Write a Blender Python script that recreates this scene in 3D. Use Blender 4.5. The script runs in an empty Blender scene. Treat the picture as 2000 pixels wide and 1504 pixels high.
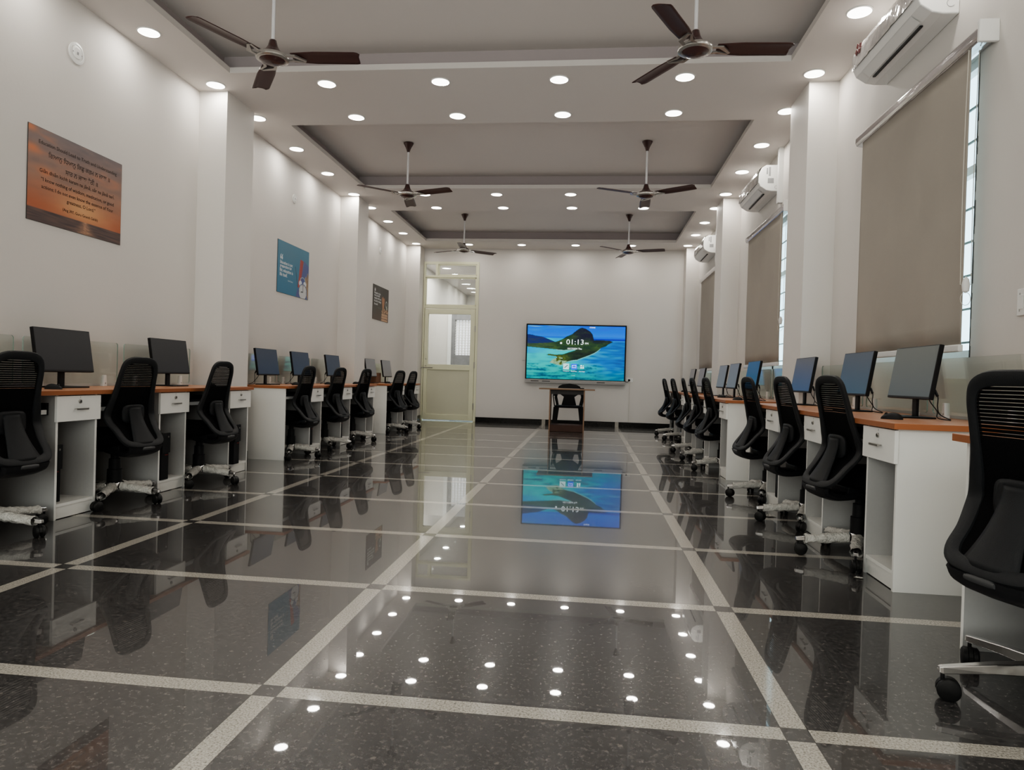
import bpy, math, random
from mathutils import Vector, Matrix, noise
random.seed(7)
PI = math.pi
sc = bpy.context.scene
col = sc.collection

def lin(c):
    c = c / 255.0
    return c / 12.92 if c <= 0.04045 else ((c + 0.055) / 1.055) ** 2.4
def rgb(r, g, b):
    return (lin(r), lin(g), lin(b), 1.0)

# ------------------------------------------------------------------ materials
def mat(name, color=(0.5, 0.5, 0.5, 1), rough=0.5, metal=0.0, spec=0.5, emit=None, estr=0.0,
        noise_amt=0.0, noise_scale=8.0, bump=0.0, bump_scale=60.0, trans=0.0, ior=1.5, alpha=1.0, coat=0.0, stretch=None):
    m = bpy.data.materials.new(name); m.use_nodes = True
    nt = m.node_tree; b = nt.nodes['Principled BSDF']
    b.inputs['Base Color'].default_value = color
    b.inputs['Roughness'].default_value = rough
    b.inputs['Metallic'].default_value = metal
    b.inputs['Specular IOR Level'].default_value = spec
    b.inputs['IOR'].default_value = ior
    b.inputs['Transmission Weight'].default_value = trans
    b.inputs['Alpha'].default_value = alpha
    b.inputs['Coat Weight'].default_value = coat
    if emit:
        b.inputs['Emission Color'].default_value = emit
        b.inputs['Emission Strength'].default_value = estr
    if noise_amt or bump:
        tc = nt.nodes.new('ShaderNodeTexCoord')
        mp = nt.nodes.new('ShaderNodeMapping')
        nt.links.new(tc.outputs['Object'], mp.inputs['Vector'])
        if stretch: mp.inputs['Scale'].default_value = stretch
    if noise_amt:
        n = nt.nodes.new('ShaderNodeTexNoise'); n.inputs['Scale'].default_value = noise_scale
        n.inputs['Detail'].default_value = 4
        nt.links.new(mp.outputs[0], n.inputs['Vector'])
        mx = nt.nodes.new('ShaderNodeMix'); mx.data_type = 'RGBA'
        d = [max(0, c * (1 - noise_amt)) for c in color[:3]] + [1]
        l = [min(1, c * (1 + noise_amt)) for c in color[:3]] + [1]
        mx.inputs[6].default_value = d; mx.inputs[7].default_value = l
        nt.links.new(n.outputs['Fac'], mx.inputs[0])
        nt.links.new(mx.outputs[2], b.inputs['Base Color'])
    if bump:
        n2 = nt.nodes.new('ShaderNodeTexNoise'); n2.inputs['Scale'].default_value = bump_scale
        n2.inputs['Detail'].default_value = 3
        nt.links.new(mp.outputs[0], n2.inputs['Vector'])
        bp = nt.nodes.new('ShaderNodeBump'); bp.inputs['Strength'].default_value = bump
        bp.inputs['Distance'].default_value = 0.01
        nt.links.new(n2.outputs['Fac'], bp.inputs['Height'])
        nt.links.new(bp.outputs['Normal'], b.inputs['Normal'])
    return m

def vcol_mat(name, emission=0.0, rough=0.5):
    m = bpy.data.materials.new(name); m.use_nodes = True
    nt = m.node_tree; b = nt.nodes['Principled BSDF']
    a = nt.nodes.new('ShaderNodeVertexColor'); a.layer_name = 'paint'
    b.inputs['Roughness'].default_value = rough
    if emission:
        b.inputs['Base Color'].default_value = (0.01, 0.01, 0.01, 1)
        nt.links.new(a.outputs['Color'], b.inputs['Emission Color'])
        b.inputs['Emission Strength'].default_value = emission
    else:
        nt.links.new(a.outputs['Color'], b.inputs['Base Color'])
    return m

WALLC = (0.67, 0.635, 0.595, 1)
M = {}
M['wall'] = mat('wall_paint', WALLC, 0.62, spec=0.3, noise_amt=0.03, noise_scale=1.2, bump=0.06, bump_scale=35)
M['ceil'] = mat('ceiling_paint', (0.66, 0.62, 0.585, 1), 0.7, spec=0.25, noise_amt=0.02, noise_scale=1.5)
M['tray'] = mat('tray_side_shadow', (0.43, 0.375, 0.37, 1), 0.75, spec=0.2, noise_amt=0.02, noise_scale=1.5)  # darker mauve: shadow on the recess sides put into their colour
M['lam'] = mat('white_laminate', (0.82, 0.80, 0.75, 1), 0.38, spec=0.4, noise_amt=0.02, noise_scale=3)
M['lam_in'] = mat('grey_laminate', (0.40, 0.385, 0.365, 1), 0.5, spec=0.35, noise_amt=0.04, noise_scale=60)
M['wood'] = mat('cherry_wood_top', (0.54, 0.255, 0.135, 1), 0.32, noise_amt=0.18, noise_scale=7, stretch=(6, 0.7, 6))
M['wood_edge'] = mat('cherry_wood_edge', (0.36, 0.130, 0.055, 1), 0.35, noise_amt=0.1, noise_scale=10)
M['chrome'] = mat('chrome', (0.78, 0.78, 0.78, 1), 0.16, metal=1.0)
M['steel'] = mat('brushed_steel', (0.5, 0.49, 0.47, 1), 0.35, metal=1.0)
M['blk'] = mat('black_plastic', (0.010, 0.010, 0.011, 1), 0.45, spec=0.35, noise_amt=0.1, noise_scale=40)
M['blk2'] = mat('charcoal_plastic', (0.014, 0.0145, 0.0155, 1), 0.5, spec=0.32, bump=0.2, bump_scale=500)
M['mesh'] = mat('black_mesh_fabric', (0.005, 0.005, 0.0055, 1), 0.85, spec=0.12, bump=0.5, bump_scale=350)
M['fabric'] = mat('black_seat_fabric', (0.004, 0.004, 0.0045, 1), 0.9, spec=0.1, bump=0.5, bump_scale=400)
M['slot'] = mat('grey_slot', (0.045, 0.045, 0.045, 1), 0.45)
M['rubber'] = mat('black_rubber', (0.009, 0.009, 0.009, 1), 0.45)
M['wrap'] = mat('bubble_wrap', (0.50, 0.475, 0.43, 1), 0.35, noise_amt=0.35, noise_scale=55, bump=1.0, bump_scale=90)
M['dark'] = mat('dark_panel', (0.05, 0.048, 0.046, 1), 0.6)
M['white_pl'] = mat('white_plastic', (0.78, 0.77, 0.74, 1), 0.35, noise_amt=0.01)
M['base'] = mat('black_granite_skirting', (0.016, 0.016, 0.015, 1), 0.18, noise_amt=0.5, noise_scale=90)
M['strip'] = mat('pale_granite', (0.40, 0.375, 0.33, 1), 0.15, noise_amt=0.35, noise_scale=120)
M['frame'] = mat('cream_enamel', (0.72, 0.71, 0.52, 1), 0.4, noise_amt=0.03, noise_scale=4)
M['panel'] = mat('cream_panel', (0.60, 0.585, 0.45, 1), 0.45, noise_amt=0.03, noise_scale=3)
M['blind'] = mat('taupe_blind_fabric', (0.385, 0.35, 0.305, 1), 0.85, spec=0.15, noise_amt=0.06, noise_scale=3, bump=0.15, bump_scale=300)
M['plwrap'] = mat('plastic_film_metal', (0.58, 0.55, 0.55, 1), 0.16, metal=0.75, noise_amt=0.12, noise_scale=30, bump=0.35, bump_scale=30, stretch=(1, 0.15, 1), coat=0.5)
M['film'] = mat('crinkled_film', (0.60, 0.575, 0.555, 1), 0.13, metal=0.15, noise_amt=0.3, noise_scale=14, bump=1.0, bump_scale=16, coat=0.8, stretch=(1, 1, 0.6))
M['fan_br'] = mat('fan_brown', (0.060, 0.026, 0.024, 1), 0.25, noise_amt=0.1, noise_scale=8, coat=0.3)
M['fan_bl'] = mat('fan_blade_brown', (0.075, 0.036, 0.032, 1), 0.38, noise_amt=0.12, noise_scale=5)
M['fan_si'] = mat('fan_silver_ring', (0.55, 0.53, 0.50, 1), 0.25, metal=0.8)
M['rod'] = mat('white_rod', (0.72, 0.70, 0.70, 1), 0.4)
M['brown'] = mat('walnut_board', (0.060, 0.030, 0.022, 1), 0.45, noise_amt=0.2, noise_scale=12)
M['brown_edge'] = mat('oak_board_edge', (0.26, 0.16, 0.10, 1), 0.5, noise_amt=0.15, noise_scale=20)
M['bezel'] = mat('silver_bezel', (0.42, 0.41, 0.40, 1), 0.35, metal=0.5)
M['ink'] = mat('dark_lettering', (0.035, 0.018, 0.014, 1), 0.6)
M['inkw'] = mat('white_lettering', (0.75, 0.76, 0.76, 1), 0.6)
M['glow'] = mat('screen_lettering', (0.8, 0.8, 0.8, 1), 0.5, emit=(0.85, 0.95, 1, 1), estr=0.6)
M['cord'] = mat('white_cord', (0.6, 0.57, 0.5, 1), 0.5)
M['card'] = mat('brown_cardboard', (0.17, 0.095, 0.06, 1), 0.8, noise_amt=0.1, noise_scale=15)
M['grey'] = mat('grey_print', (0.28, 0.28, 0.28, 1), 0.6)
M['concrete'] = mat('grey_concrete', (0.22, 0.215, 0.22, 1), 0.85, noise_amt=0.35, noise_scale=9, bump=0.3, bump_scale=20)
M['lightdisc'] = mat('light_diffuser', (0.9, 0.9, 0.88, 1), 0.5, emit=(1.0, 0.965, 0.90, 1), estr=3.0)
M['lightdisc'].cycles.emission_sampling = 'NONE'
M['plaster'] = mat('chipped_plaster', (0.10, 0.095, 0.09, 1), 0.9, noise_amt=0.7, noise_scale=40)
M['outside'] = mat('window_glow_backing', (0.8, 0.8, 0.8, 1), 0.8, emit=(0.75, 0.72, 0.78, 1), estr=0.55)  # sheet behind the grille; emission puts the daylight into it

def glass_mat(name, tint, mixf, rough=0.02):
    m = bpy.data.materials.new(name); m.use_nodes = True
    nt = m.node_tree; nt.nodes.clear()
    out = nt.nodes.new('ShaderNodeOutputMaterial')
    tr = nt.nodes.new('ShaderNodeBsdfTransparent'); tr.inputs[0].default_value = tint
    gl = nt.nodes.new('ShaderNodeBsdfGlossy'); gl.inputs['Roughness'].default_value = rough
    gl.inputs['Color'].default_value = (0.9, 1, 0.96, 1)
    lw = nt.nodes.new('ShaderNodeLayerWeight'); lw.inputs[0].default_value = 0.5
    pw = nt.nodes.new('ShaderNodeMath'); pw.operation = 'POWER'; pw.inputs[1].default_value = 4.0
    fr = nt.nodes.new('ShaderNodeMath'); fr.operation = 'MULTIPLY_ADD'; fr.inputs[1].default_value = 0.55; fr.inputs[2].default_value = 0.045
    nt.links.new(lw.outputs['Facing'], pw.inputs[0]); nt.links.new(pw.outputs[0], fr.inputs[0])
    df = nt.nodes.new('ShaderNodeBsdfDiffuse'); df.inputs[0].default_value = (0.72, 0.76, 0.72, 1)
    m1 = nt.nodes.new('ShaderNodeMixShader'); m1.inputs[0].default_value = mixf
    m2 = nt.nodes.new('ShaderNodeMixShader')
    nt.links.new(tr.outputs[0], m1.inputs[1]); nt.links.new(df.outputs[0], m1.inputs[2])
    nt.links.new(fr.outputs[0], m2.inputs[0]); nt.links.new(m1.outputs[0], m2.inputs[1]); nt.links.new(gl.outputs[0], m2.inputs[2])
    nt.links.new(m2.outputs[0], out.inputs[0])
    return m
M['glass'] = glass_mat('partition_glass', (0.965, 0.985, 0.972, 1), 0.05)
M['glass_edge'] = mat('green_glass_edge', (0.28, 0.38, 0.33, 1), 0.2)
M['pane'] = glass_mat('window_glass', (0.95, 0.98, 0.97, 1), 0.02)

def floor_mat():
    m = bpy.data.materials.new('polished_granite_floor'); m.use_nodes = True
    nt = m.node_tree; N = nt.nodes; L = nt.links
    b = N['Principled BSDF']
    tc = N.new('ShaderNodeTexCoord'); sp = N.new('ShaderNodeSeparateXYZ')
    L.new(tc.outputs['Object'], sp.inputs[0])
    def mth(op, a, c=None):
        n = N.new('ShaderNodeMath'); n.operation = op
        for i, v in enumerate((a, c)):
            if v is None: continue
            if isinstance(v, (int, float)): n.inputs[i].default_value = v
            else: L.new(v, n.inputs[i])
        return n.outputs[0]
    def dist(axis, off, pitch):
        t = mth('DIVIDE', mth('SUBTRACT', sp.outputs[axis], off), pitch)
        fr = mth('SUBTRACT', mth('FRACT', mth('ADD', t, 100.5)), 0.5)
        return mth('MULTIPLY', mth('ABSOLUTE', fr), pitch)
    dx = dist(0, -0.897, 1.478); dy = dist(1, 1.899, 1.0122)
    sx = mth('LESS_THAN', dx, 0.036); sy = mth('LESS_THAN', dy, 0.034)
    xor = mth('ABSOLUTE', mth('SUBTRACT', sx, sy))
    gx = mth('LESS_THAN', mth('ABSOLUTE', mth('SUBTRACT', dx, 0.036)), 0.0012)
    gy = mth('LESS_THAN', mth('ABSOLUTE', mth('SUBTRACT', dy, 0.034)), 0.0012)
    grout = mth('MAXIMUM', gx, gy)
    def nz(scale, detail=3, rough=0.6):
        n = N.new('ShaderNodeTexNoise'); n.inputs['Scale'].default_value = scale
        n.inputs['Detail'].default_value = detail; n.inputs['Roughness'].default_value = rough
        L.new(tc.outputs['Object'], n.inputs['Vector']); return n
    def ramp(src, stops):
        r_ = N.new('ShaderNodeValToRGB'); e = r_.color_ramp.elements
        while len(e) > 1: e.remove(e[0])
        e[0].position = stops[0][0]; e[0].color = stops[0][1]
        for p, c in stops[1:]:
            q = e.new(p); q.color = c
        L.new(src, r_.inputs[0]); return r_.outputs[0]
    def mix(f, a, c):
        n = N.new('ShaderNodeMix'); n.data_type = 'RGBA'
        if isinstance(f, (int, float)): n.inputs[0].default_value = f
        else: L.new(f, n.inputs[0])
        for i, v in ((6, a), (7, c)):
            if isinstance(v, tuple): n.inputs[i].default_value = v
            else: L.new(v, n.inputs[i])
        return n.outputs[2]
    vor = N.new('ShaderNodeTexVoronoi'); vor.inputs['Scale'].default_value = 110
    L.new(tc.outputs['Object'], vor.inputs['Vector'])
    bw = N.new('ShaderNodeRGBToBW'); L.new(vor.outputs['Color'], bw.inputs[0])
    big = nz(1.1, 2); med = nz(62, 4, 0.75); fine = nz(170, 3, 0.7)
    dk = ramp(med.outputs['Fac'], [(0.33, (0.008, 0.008, 0.008, 1)), (0.46, (0.034, 0.032, 0.031, 1)), (0.58, (0.10, 0.090, 0.085, 1)), (0.70, (0.34, 0.29, 0.26, 1))])
    dk2 = ramp(bw.outputs[0], [(0.0, (0.012, 0.012, 0.012, 1)), (0.6, (0.050, 0.047, 0.045, 1)), (0.9, (0.085, 0.075, 0.07, 1)), (1.0, (0.40, 0.34, 0.29, 1))])
    dark = mix(0.45, dk, dk2)
    dark = mix(mth('MULTIPLY', big.outputs['Fac'], 0.4), dark, (0.052, 0.050, 0.050, 1))
    lt = ramp(fine.outputs['Fac'], [(0.30, (0.08, 0.072, 0.064, 1)), (0.42, (0.30, 0.275, 0.235, 1)), (0.52, (0.44, 0.405, 0.35, 1)), (0.7, (0.56, 0.52, 0.455, 1))])
    c = mix(xor, dark, lt)
    c = mix(grout, c, (0.02, 0.018, 0.016, 1))
    L.new(c, b.inputs['Base Color'])
    rr = mth('ADD', 0.008, mth('MULTIPLY', med.outputs['Fac'], 0.018))
    rr = mth('ADD', rr, mth('MULTIPLY', xor, 0.06))
    L.new(rr, b.inputs['Coat Roughness'])
    b.inputs['Roughness'].default_value = 0.24
    b.inputs['Coat Weight'].default_value = 0.75; b.inputs['Coat IOR'].default_value = 1.6
    b.inputs['IOR'].default_value = 1.6
    b.inputs['Specular IOR Level'].default_value = 0.22
    return m
M['floor'] = floor_mat()

# ------------------------------------------------------------------ mesh helpers
class MB:
    def __init__(s): s.v = []; s.f = []; s.mi = []
    def add(s, vs, fs, mi=0):
        o = len(s.v); s.v += [tuple(v) for v in vs]
        for f in fs: s.f.append([i + o for i in f]); s.mi.append(mi)
        return s
    def box(s, a, b, mi=0, rot=None):
        x0, y0, z0 = a; x1, y1, z1 = b
        vs = [(x0, y0, z0), (x1, y0, z0), (x1, y1, z0), (x0, y1, z0), (x0, y0, z1), (x1, y0, z1), (x1, y1, z1), (x0, y1, z1)]
        if rot:
            c = Vector(((x0 + x1) / 2, (y0 + y1) / 2, (z0 + z1) / 2))
            vs = [tuple(rot @ (Vector(v) - c) + c) for v in vs]
        return s.add(vs, [(0, 3, 2, 1), (4, 5, 6, 7), (0, 1, 5, 4), (1, 2, 6, 5), (2, 3, 7, 6), (3, 0, 4, 7)], mi)
    def cyl(s, p, q, r0, r1=None, n=16, mi=0, caps=True):
        r1 = r0 if r1 is None else r1
        p = Vector(p); q = Vector(q); d = (q - p).normalized()
        a = d.orthogonal().normalized(); b = d.cross(a)
        vs = []
        for c, r in ((p, r0), (q, r1)):
            for i in range(n):
                t = 2 * PI * i / n; vs.append(c + a * (r * math.cos(t)) + b * (r * math.sin(t)))
        fs = [(i, (i + 1) % n, n + (i + 1) % n, n + i) for i in range(n)]
        if caps: fs += [tuple(reversed(range(n))), tuple(range(n, 2 * n))]
        return s.add(vs, fs, mi)
    def lathe(s, prof, c=(0, 0, 0), n=24, mi=0, axis='z'):
        vs = []
        for r, z in prof:
            for i in range(n):
                t = 2 * PI * i / n
                x, y = r * math.cos(t), r * math.sin(t)
                p = {'z': (x, y, z), 'x': (z, x, y), 'y': (y, z, x)}[axis]
                vs.append((p[0] + c[0], p[1] + c[1], p[2] + c[2]))
        fs = []
        for k in range(len(prof) - 1):
            for i in range(n):
                j = (i + 1) % n
                fs.append((k * n + i, k * n + j, (k + 1) * n + j, (k + 1) * n + i))
        if prof[0][0] > 1e-6: fs.append(tuple(reversed(range(n))))
        if prof[-1][0] > 1e-6: fs.append(tuple((len(prof) - 1) * n + i for i in range(n)))
        return s.add(vs, fs, mi)
    def tube(s, pts, r, n=8, mi=0, closed=False):
        pts = [Vector(p) for p in pts]; m = len(pts)
        rs = r if isinstance(r, (list, tuple)) else [r] * m
        vs = []; prev = None
        for i, p in enumerate(pts):
            if closed: d = (pts[(i + 1) % m] - pts[i - 1])
            else: d = pts[min(i + 1, m - 1)] - pts[max(i - 1, 0)]
            d = d.normalized() if d.length > 1e-9 else Vector((0, 0, 1))
            a = d.orthogonal() if prev is None else prev - d * prev.dot(d)
            if a.length < 1e-6: a = d.orthogonal()
            a.normalize(); prev = a; b = d.cross(a)
            for k in range(n):
                t = 2 * PI * k / n; vs.append(p + (a * math.cos(t) + b * math.sin(t)) * rs[i])
        fs = []
        for i in range(m if closed else m - 1):
            j = (i + 1) % m
            for k in range(n):
                l = (k + 1) % n; fs.append((i * n + k, i * n + l, j * n + l, j * n + k))
        if not closed: fs += [tuple(reversed(range(n))), tuple((m - 1) * n + k for k in range(n))]
        return s.add(vs, fs, mi)
    def sweep(s, pts, nor, hw, ht, n=12, mi=0, closed=True):
        """band along pts; nor: thickness direction per point; hw in-plane half width, ht half thickness"""
        m = len(pts); vs = []
        for i in range(m):
            p = Vector(pts[i])
            d = (Vector(pts[(i + 1) % m]) - Vector(pts[i - 1])) if closed else (Vector(pts[min(i + 1, m - 1)]) - Vector(pts[max(i - 1, 0)]))
            d.normalize(); t = Vector(nor[i]); t = (t - d * t.dot(d)).normalized(); w = d.cross(t)
            for k in range(n):
                a = 2 * PI * k / n
                ca, sa = math.cos(a), math.sin(a)
                ca = math.copysign(abs(ca) ** 0.7, ca); sa = math.copysign(abs(sa) ** 0.7, sa)
                vs.append(p + w * (hw[i] * ca) + t * (ht[i] * sa))
        fs = []
        for i in range(m if closed else m - 1):
            j = (i + 1) % m
            for k in range(n):
                l = (k + 1) % n; fs.append((i * n + k, i * n + l, j * n + l, j * n + k))
        if not closed: fs += [tuple(reversed(range(n))), tuple((m - 1) * n + k for k in range(n))]
        return s.add(vs, fs, mi)
    def prism(s, poly, a, b, axis='y', mi=0):
        n = len(poly); vs = []
        for h in (a, b):
            for u, w in poly:
                vs.append({'y': (u, h, w), 'x': (h, u, w), 'z': (u, w, h)}[axis])
        fs = [(i, (i + 1) % n, n + (i + 1) % n, n + i) for i in range(n)] + [tuple(reversed(range(n))), tuple(range(n, 2 * n))]
        return s.add(vs, fs, mi)
    def grid(s, fn, nu, nv, mi=0, flip=False):
        vs = [fn(i / nu, j / nv) for j in range(nv + 1) for i in range(nu + 1)]
        fs = []
        for j in range(nv):
            for i in range(nu):
                a = j * (nu + 1) + i
                q = (a, a + 1, a + nu + 2, a + nu + 1)
                fs.append(tuple(reversed(q)) if flip else q)
        return s.add(vs, fs, mi)
    def xf(s, mtx):
        s.v = [tuple(mtx @ Vector(v)) for v in s.v]; return s
    def build(s, name, mats, parent=None, smooth=False, bevel=0.0, solid=0.0, seg=2):
        me = bpy.data.meshes.new(name); me.from_pydata(s.v, [], s.f)
        ms = mats if isinstance(mats, (list, tuple)) else [mats]
        for m in ms: me.materials.append(m)
        if len(ms) > 1: me.polygons.foreach_set('material_index', s.mi)
        import bmesh
        bm = bmesh.new(); bm.from_mesh(me)
        bmesh.ops.recalc_face_normals(bm, faces=bm.faces)
        if smooth:
            for f in bm.faces: f.smooth = True
            for e in bm.edges:
                if len(e.link_faces) == 2 and e.calc_face_angle(0) > 0.7: e.smooth = False
        bm.to_mesh(me); bm.free()
        o = bpy.data.objects.new(name, me); col.objects.link(o)
        if parent: o.parent = parent
        if solid:
            d = o.modifiers.new('thick', 'SOLIDIFY'); d.thickness = solid; d.offset = 0
        if bevel:
            d = o.modifiers.new('edge', 'BEVEL'); d.width = bevel; d.segments = seg; d.limit_method = 'ANGLE'; d.angle_limit = 0.6
        return o

def tag(o, label=None, cat=None, group=None, kind=None):
    if label: o['label'] = label
    if cat: o['category'] = cat
    if group: o['group'] = group
    if kind: o['kind'] = kind
    return o
def empty(name, loc=(0, 0, 0), rz=0.0):
    o = bpy.data.objects.new(name, None); col.objects.link(o)
    o.location = loc; o.rotation_euler = (0, 0, rz); o.empty_display_size = 0.1
    return o
def copy_tree(o, parent=None):
    c = o.copy(); col.objects.link(c)
    if parent: c.parent = parent
    for ch in list(o.children): copy_tree(ch, c)
    return c
def rotm(axis, a): return Matrix.Rotation(a, 3, axis)
def crom(pts, k=6, closed=True):
    """Catmull-Rom through tuples of any length"""
    n = len(pts); out = []
    rng = range(n) if closed else range(n - 1)
    for i in rng:
        if closed: p = [pts[(i - 1) % n], pts[i], pts[(i + 1) % n], pts[(i + 2) % n]]
        else: p = [pts[max(i - 1, 0)], pts[i], pts[i + 1], pts[min(i + 2, n - 1)]]
        for j in range(k):
            t = j / k
            out.append(tuple(0.5 * (2 * b + (c - a) * t + (2 * a - 5 * b + 4 * c - d) * t * t + (3 * b - a - 3 * c + d) * t ** 3)
                             for a, b, c, d in zip(*p)))
    if not closed: out.append(tuple(pts[-1]))
    return out

def text_mesh(body, width, center, ax, ay, material, parent, name='lettering', height=None, bold=0.0, depth=0.0):
    """flat text fitted to a width (metres); ax, ay: reading and up directions"""
    cu = bpy.data.curves.new(name, 'FONT'); cu.body = body; cu.size = 1.0
    cu.align_x = 'CENTER'; cu.align_y = 'CENTER'; cu.resolution_u = 2; cu.offset = bold; cu.extrude = depth
    t = bpy.data.objects.new('tmp_text', cu); col.objects.link(t)
    dg = bpy.context.evaluated_depsgraph_get(); dg.update()
    me = bpy.data.meshes.new_from_object(t.evaluated_get(dg))
    bpy.data.objects.remove(t); bpy.data.curves.remove(cu)
    me.name = name
    xs = [v.co.x for v in me.vertices]; ys = [v.co.y for v in me.vertices]
    if not xs: return None
    w = max(xs) - min(xs); h = max(ys) - min(ys); cx = (max(xs) + min(xs)) / 2; cy = (max(ys) + min(ys)) / 2
    sx = width / w; sy = sx if height is None else height / h
    ax = Vector(ax); ay = Vector(ay); c = Vector(center)
    nz = ax.cross(ay)
    for v in me.vertices:
        v.co = c + ax * ((v.co.x - cx) * sx) + ay * ((v.co.y - cy) * sy) + nz * v.co.z * sx
    me.materials.clear(); me.materials.append(material)
    o = bpy.data.objects.new(name, me); col.objects.link(o)
    if parent: o.parent = parent
    return o

def painted(name, nu, nv, pos, colfn, material, parent):
    """grid with a per-vertex colour computed in code; u right, v down"""
    me = bpy.data.meshes.new(name)
    vs = [pos(i / nu, j / nv) for j in range(nv + 1) for i in range(nu + 1)]
    fs = [(j * (nu + 1) + i, (j + 1) * (nu + 1) + i, (j + 1) * (nu + 1) + i + 1, j * (nu + 1) + i + 1) for j in range(nv) for i in range(nu)]
    me.from_pydata(vs, [], fs)
    ca = me.color_attributes.new('paint', 'FLOAT_COLOR', 'POINT')
    buf = []
    for j in range(nv + 1):
        for i in range(nu + 1):
            c = colfn(i / nu, j / nv); buf += [lin(c[0]), lin(c[1]), lin(c[2]), 1.0]
    ca.data.foreach_set('color', buf)
    me.materials.append(material)
    o = bpy.data.objects.new(name, me); col.objects.link(o)
    if parent: o.parent = parent
    return o
def sat(c, k=1.3):
    m_ = sum(c) / 3; return tuple(max(0, min(255, m_ + (x - m_) * k)) for x in c)
def inpoly(x, y, P):
    c = False; n = len(P); j = n - 1
    for i in range(n):
        if (P[i][1] > y) != (P[j][1] > y) and x < (P[j][0] - P[i][0]) * (y - P[i][1]) / (P[j][1] - P[i][1]) + P[i][0]: c = not c
        j = i
    return c
def mixc(a, b, t):
    t = max(0, min(1, t)); return tuple(x * (1 - t) + y * t for x, y in zip(a, b))
def N3(x, y, z=0): return noise.noise(Vector((x, y, z)))

# ------------------------------------------------------------------ room
XL, XR, YF, YB, H = -3.755, 2.06, 14.0, -2.6, 3.56
COLS = [(-1.30, -0.78), (2.40, 2.93), (6.17, 6.69), (9.90, 10.36), (13.65, 14.0)]
COLR = [(-1.30, -0.78), (2.42, 2.95), (6.19, 6.73), (10.0, 10.5), (13.66, 14.0)]
PL, PR = -3.475, 1.81

s = MB().box((XL - 0.2, YB - 0.2, -0.1), (XR + 0.2, YF, 0.0))
tag(s.build('floor', M['floor']), kind='structure')

s = MB().box((XL - 0.2, YB - 0.2, 0), (XL, YF, H + 0.35)); tag(s.build('wall_left', M['wall']), kind='structure')
s = MB().box((XL, YB - 0.2, 0), (XR, YB, H + 0.35)); tag(s.build('wall_back', M['wall']), kind='structure')
# far wall with the door opening
DX0, DX1, DZ = -3.47, -2.31, 3.29
s = MB().box((XL - 0.2, YF, 0), (DX0, YF + 0.2, H + 0.35)).box((DX1, YF, 0), (XR + 0.2, YF + 0.2, H + 0.35)).box((DX0, YF, DZ), (DX1, YF + 0.2, H + 0.35))
tag(s.build('wall_far', M['wall']), kind='structure')
# right wall with window openings
WIN = [(4.01, 5.50), (7.61, 9.21), (11.33, 12.93)]
WZ0, WZ1 = 1.115, 2.83
s = MB(); y = YB - 0.2
for a, b in WIN:
    s.box((XR, y, 0), (XR + 0.2, a, H + 0.35)); y = b
    s.box((XR, a, 0), (XR + 0.2, b, WZ0)); s.box((XR, a, WZ1), (XR + 0.2, b, H + 0.35))
s.box((XR, y, 0), (XR + 0.2, YF, H + 0.35))
tag(s.build('wall_right', M['wall']), kind='structure')
n = 0
for side, cs in (('L', COLS), ('R', COLR)):
    for a, b in cs:
        n += 1; bb = min(b, YF - 0.001)
        s = MB()
        if side == 'L': s.box((XL, a, 0), (PL, bb, H + 0.02))
        else: s.box((PR, a, 0), (XR, bb, H + 0.02))
        tag(s.build('trim_%d' % n, M['wall']), kind='structure')
# skirting
def skirt(name, segs):
    s = MB()
    for a, b in segs: s.box((a[0], a[1], 0), (b[0], b[1], 0.10))
    tag(s.build(name, M['base']), kind='structure')
t = 0.015
segL, segR = [], []
y = YB
for a, b in COLS:
    segL.append(((XL, y), (XL + t, a))); segL.append(((PL, a - t), (PL + t, min(b + t, YF)))); segL.append(((XL, a - t), (PL, a)))
    if b < 13.9: segL.append(((XL, b), (PL, b + t)))
    y = b
y = YB
for a, b in COLR:
    segR.append(((XR - t, y), (XR, a))); segR.append(((PR - t, a - t), (PR, min(b + t, YF)))); segR.append(((PR, a - t), (XR, a)))
    if b < 13.9: segR.append(((PR, b), (XR, b + t)))
    y = b
skirt('baseboard_left', segL); skirt('baseboard_right', segR)
s = MB().box((DX1 + 0.005, YF - t, 0), (PR - t, YF, 0.10), 0)
for x in (-0.897, 0.581): s.box((x - 0.036, YF - t - 0.001, 0), (x + 0.036, YF - t + 0.002, 0.101), 1)
tag(s.build('baseboard_far', [M['base'], M['strip']]), kind='structure')

# ceiling with recessed trays
TX0, TX1 = -3.25, 1.55
TRAYS = [(-0.35, 2.10), (3.36, 5.80), (7.06, 9.50), (10.78, 13.20)]
s = MB()
s.box((XL - 0.1, YB - 0.1, H), (TX0, YF, H + 0.05)); s.box((TX1, YB - 0.1, H), (XR + 0.1, YF, H + 0.05))
y = YB - 0.1
for a, b in TRAYS + [(YF, None)]:
    s.box((TX0, y, H), (TX1, a, H + 0.05)); y = b
tag(s.build('ceiling', M['ceil']), kind='structure')
TZ = 3.765; O = 0.13
for k, (a, b) in enumerate(TRAYS):
    s = MB(); x0, x1, y0, y1 = TX0 - O, TX1 + O, a - O, b + O
    s.box((x0, y0, TZ), (x1, y1, TZ + 0.05), 0)
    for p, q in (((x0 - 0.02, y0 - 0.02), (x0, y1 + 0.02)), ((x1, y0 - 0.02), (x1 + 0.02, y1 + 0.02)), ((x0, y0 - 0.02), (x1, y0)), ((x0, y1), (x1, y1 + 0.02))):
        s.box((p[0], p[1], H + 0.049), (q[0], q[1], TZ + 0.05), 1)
    tag(s.build('ceiling_recess', [M['ceil'], M['tray']]), kind='structure')

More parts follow.
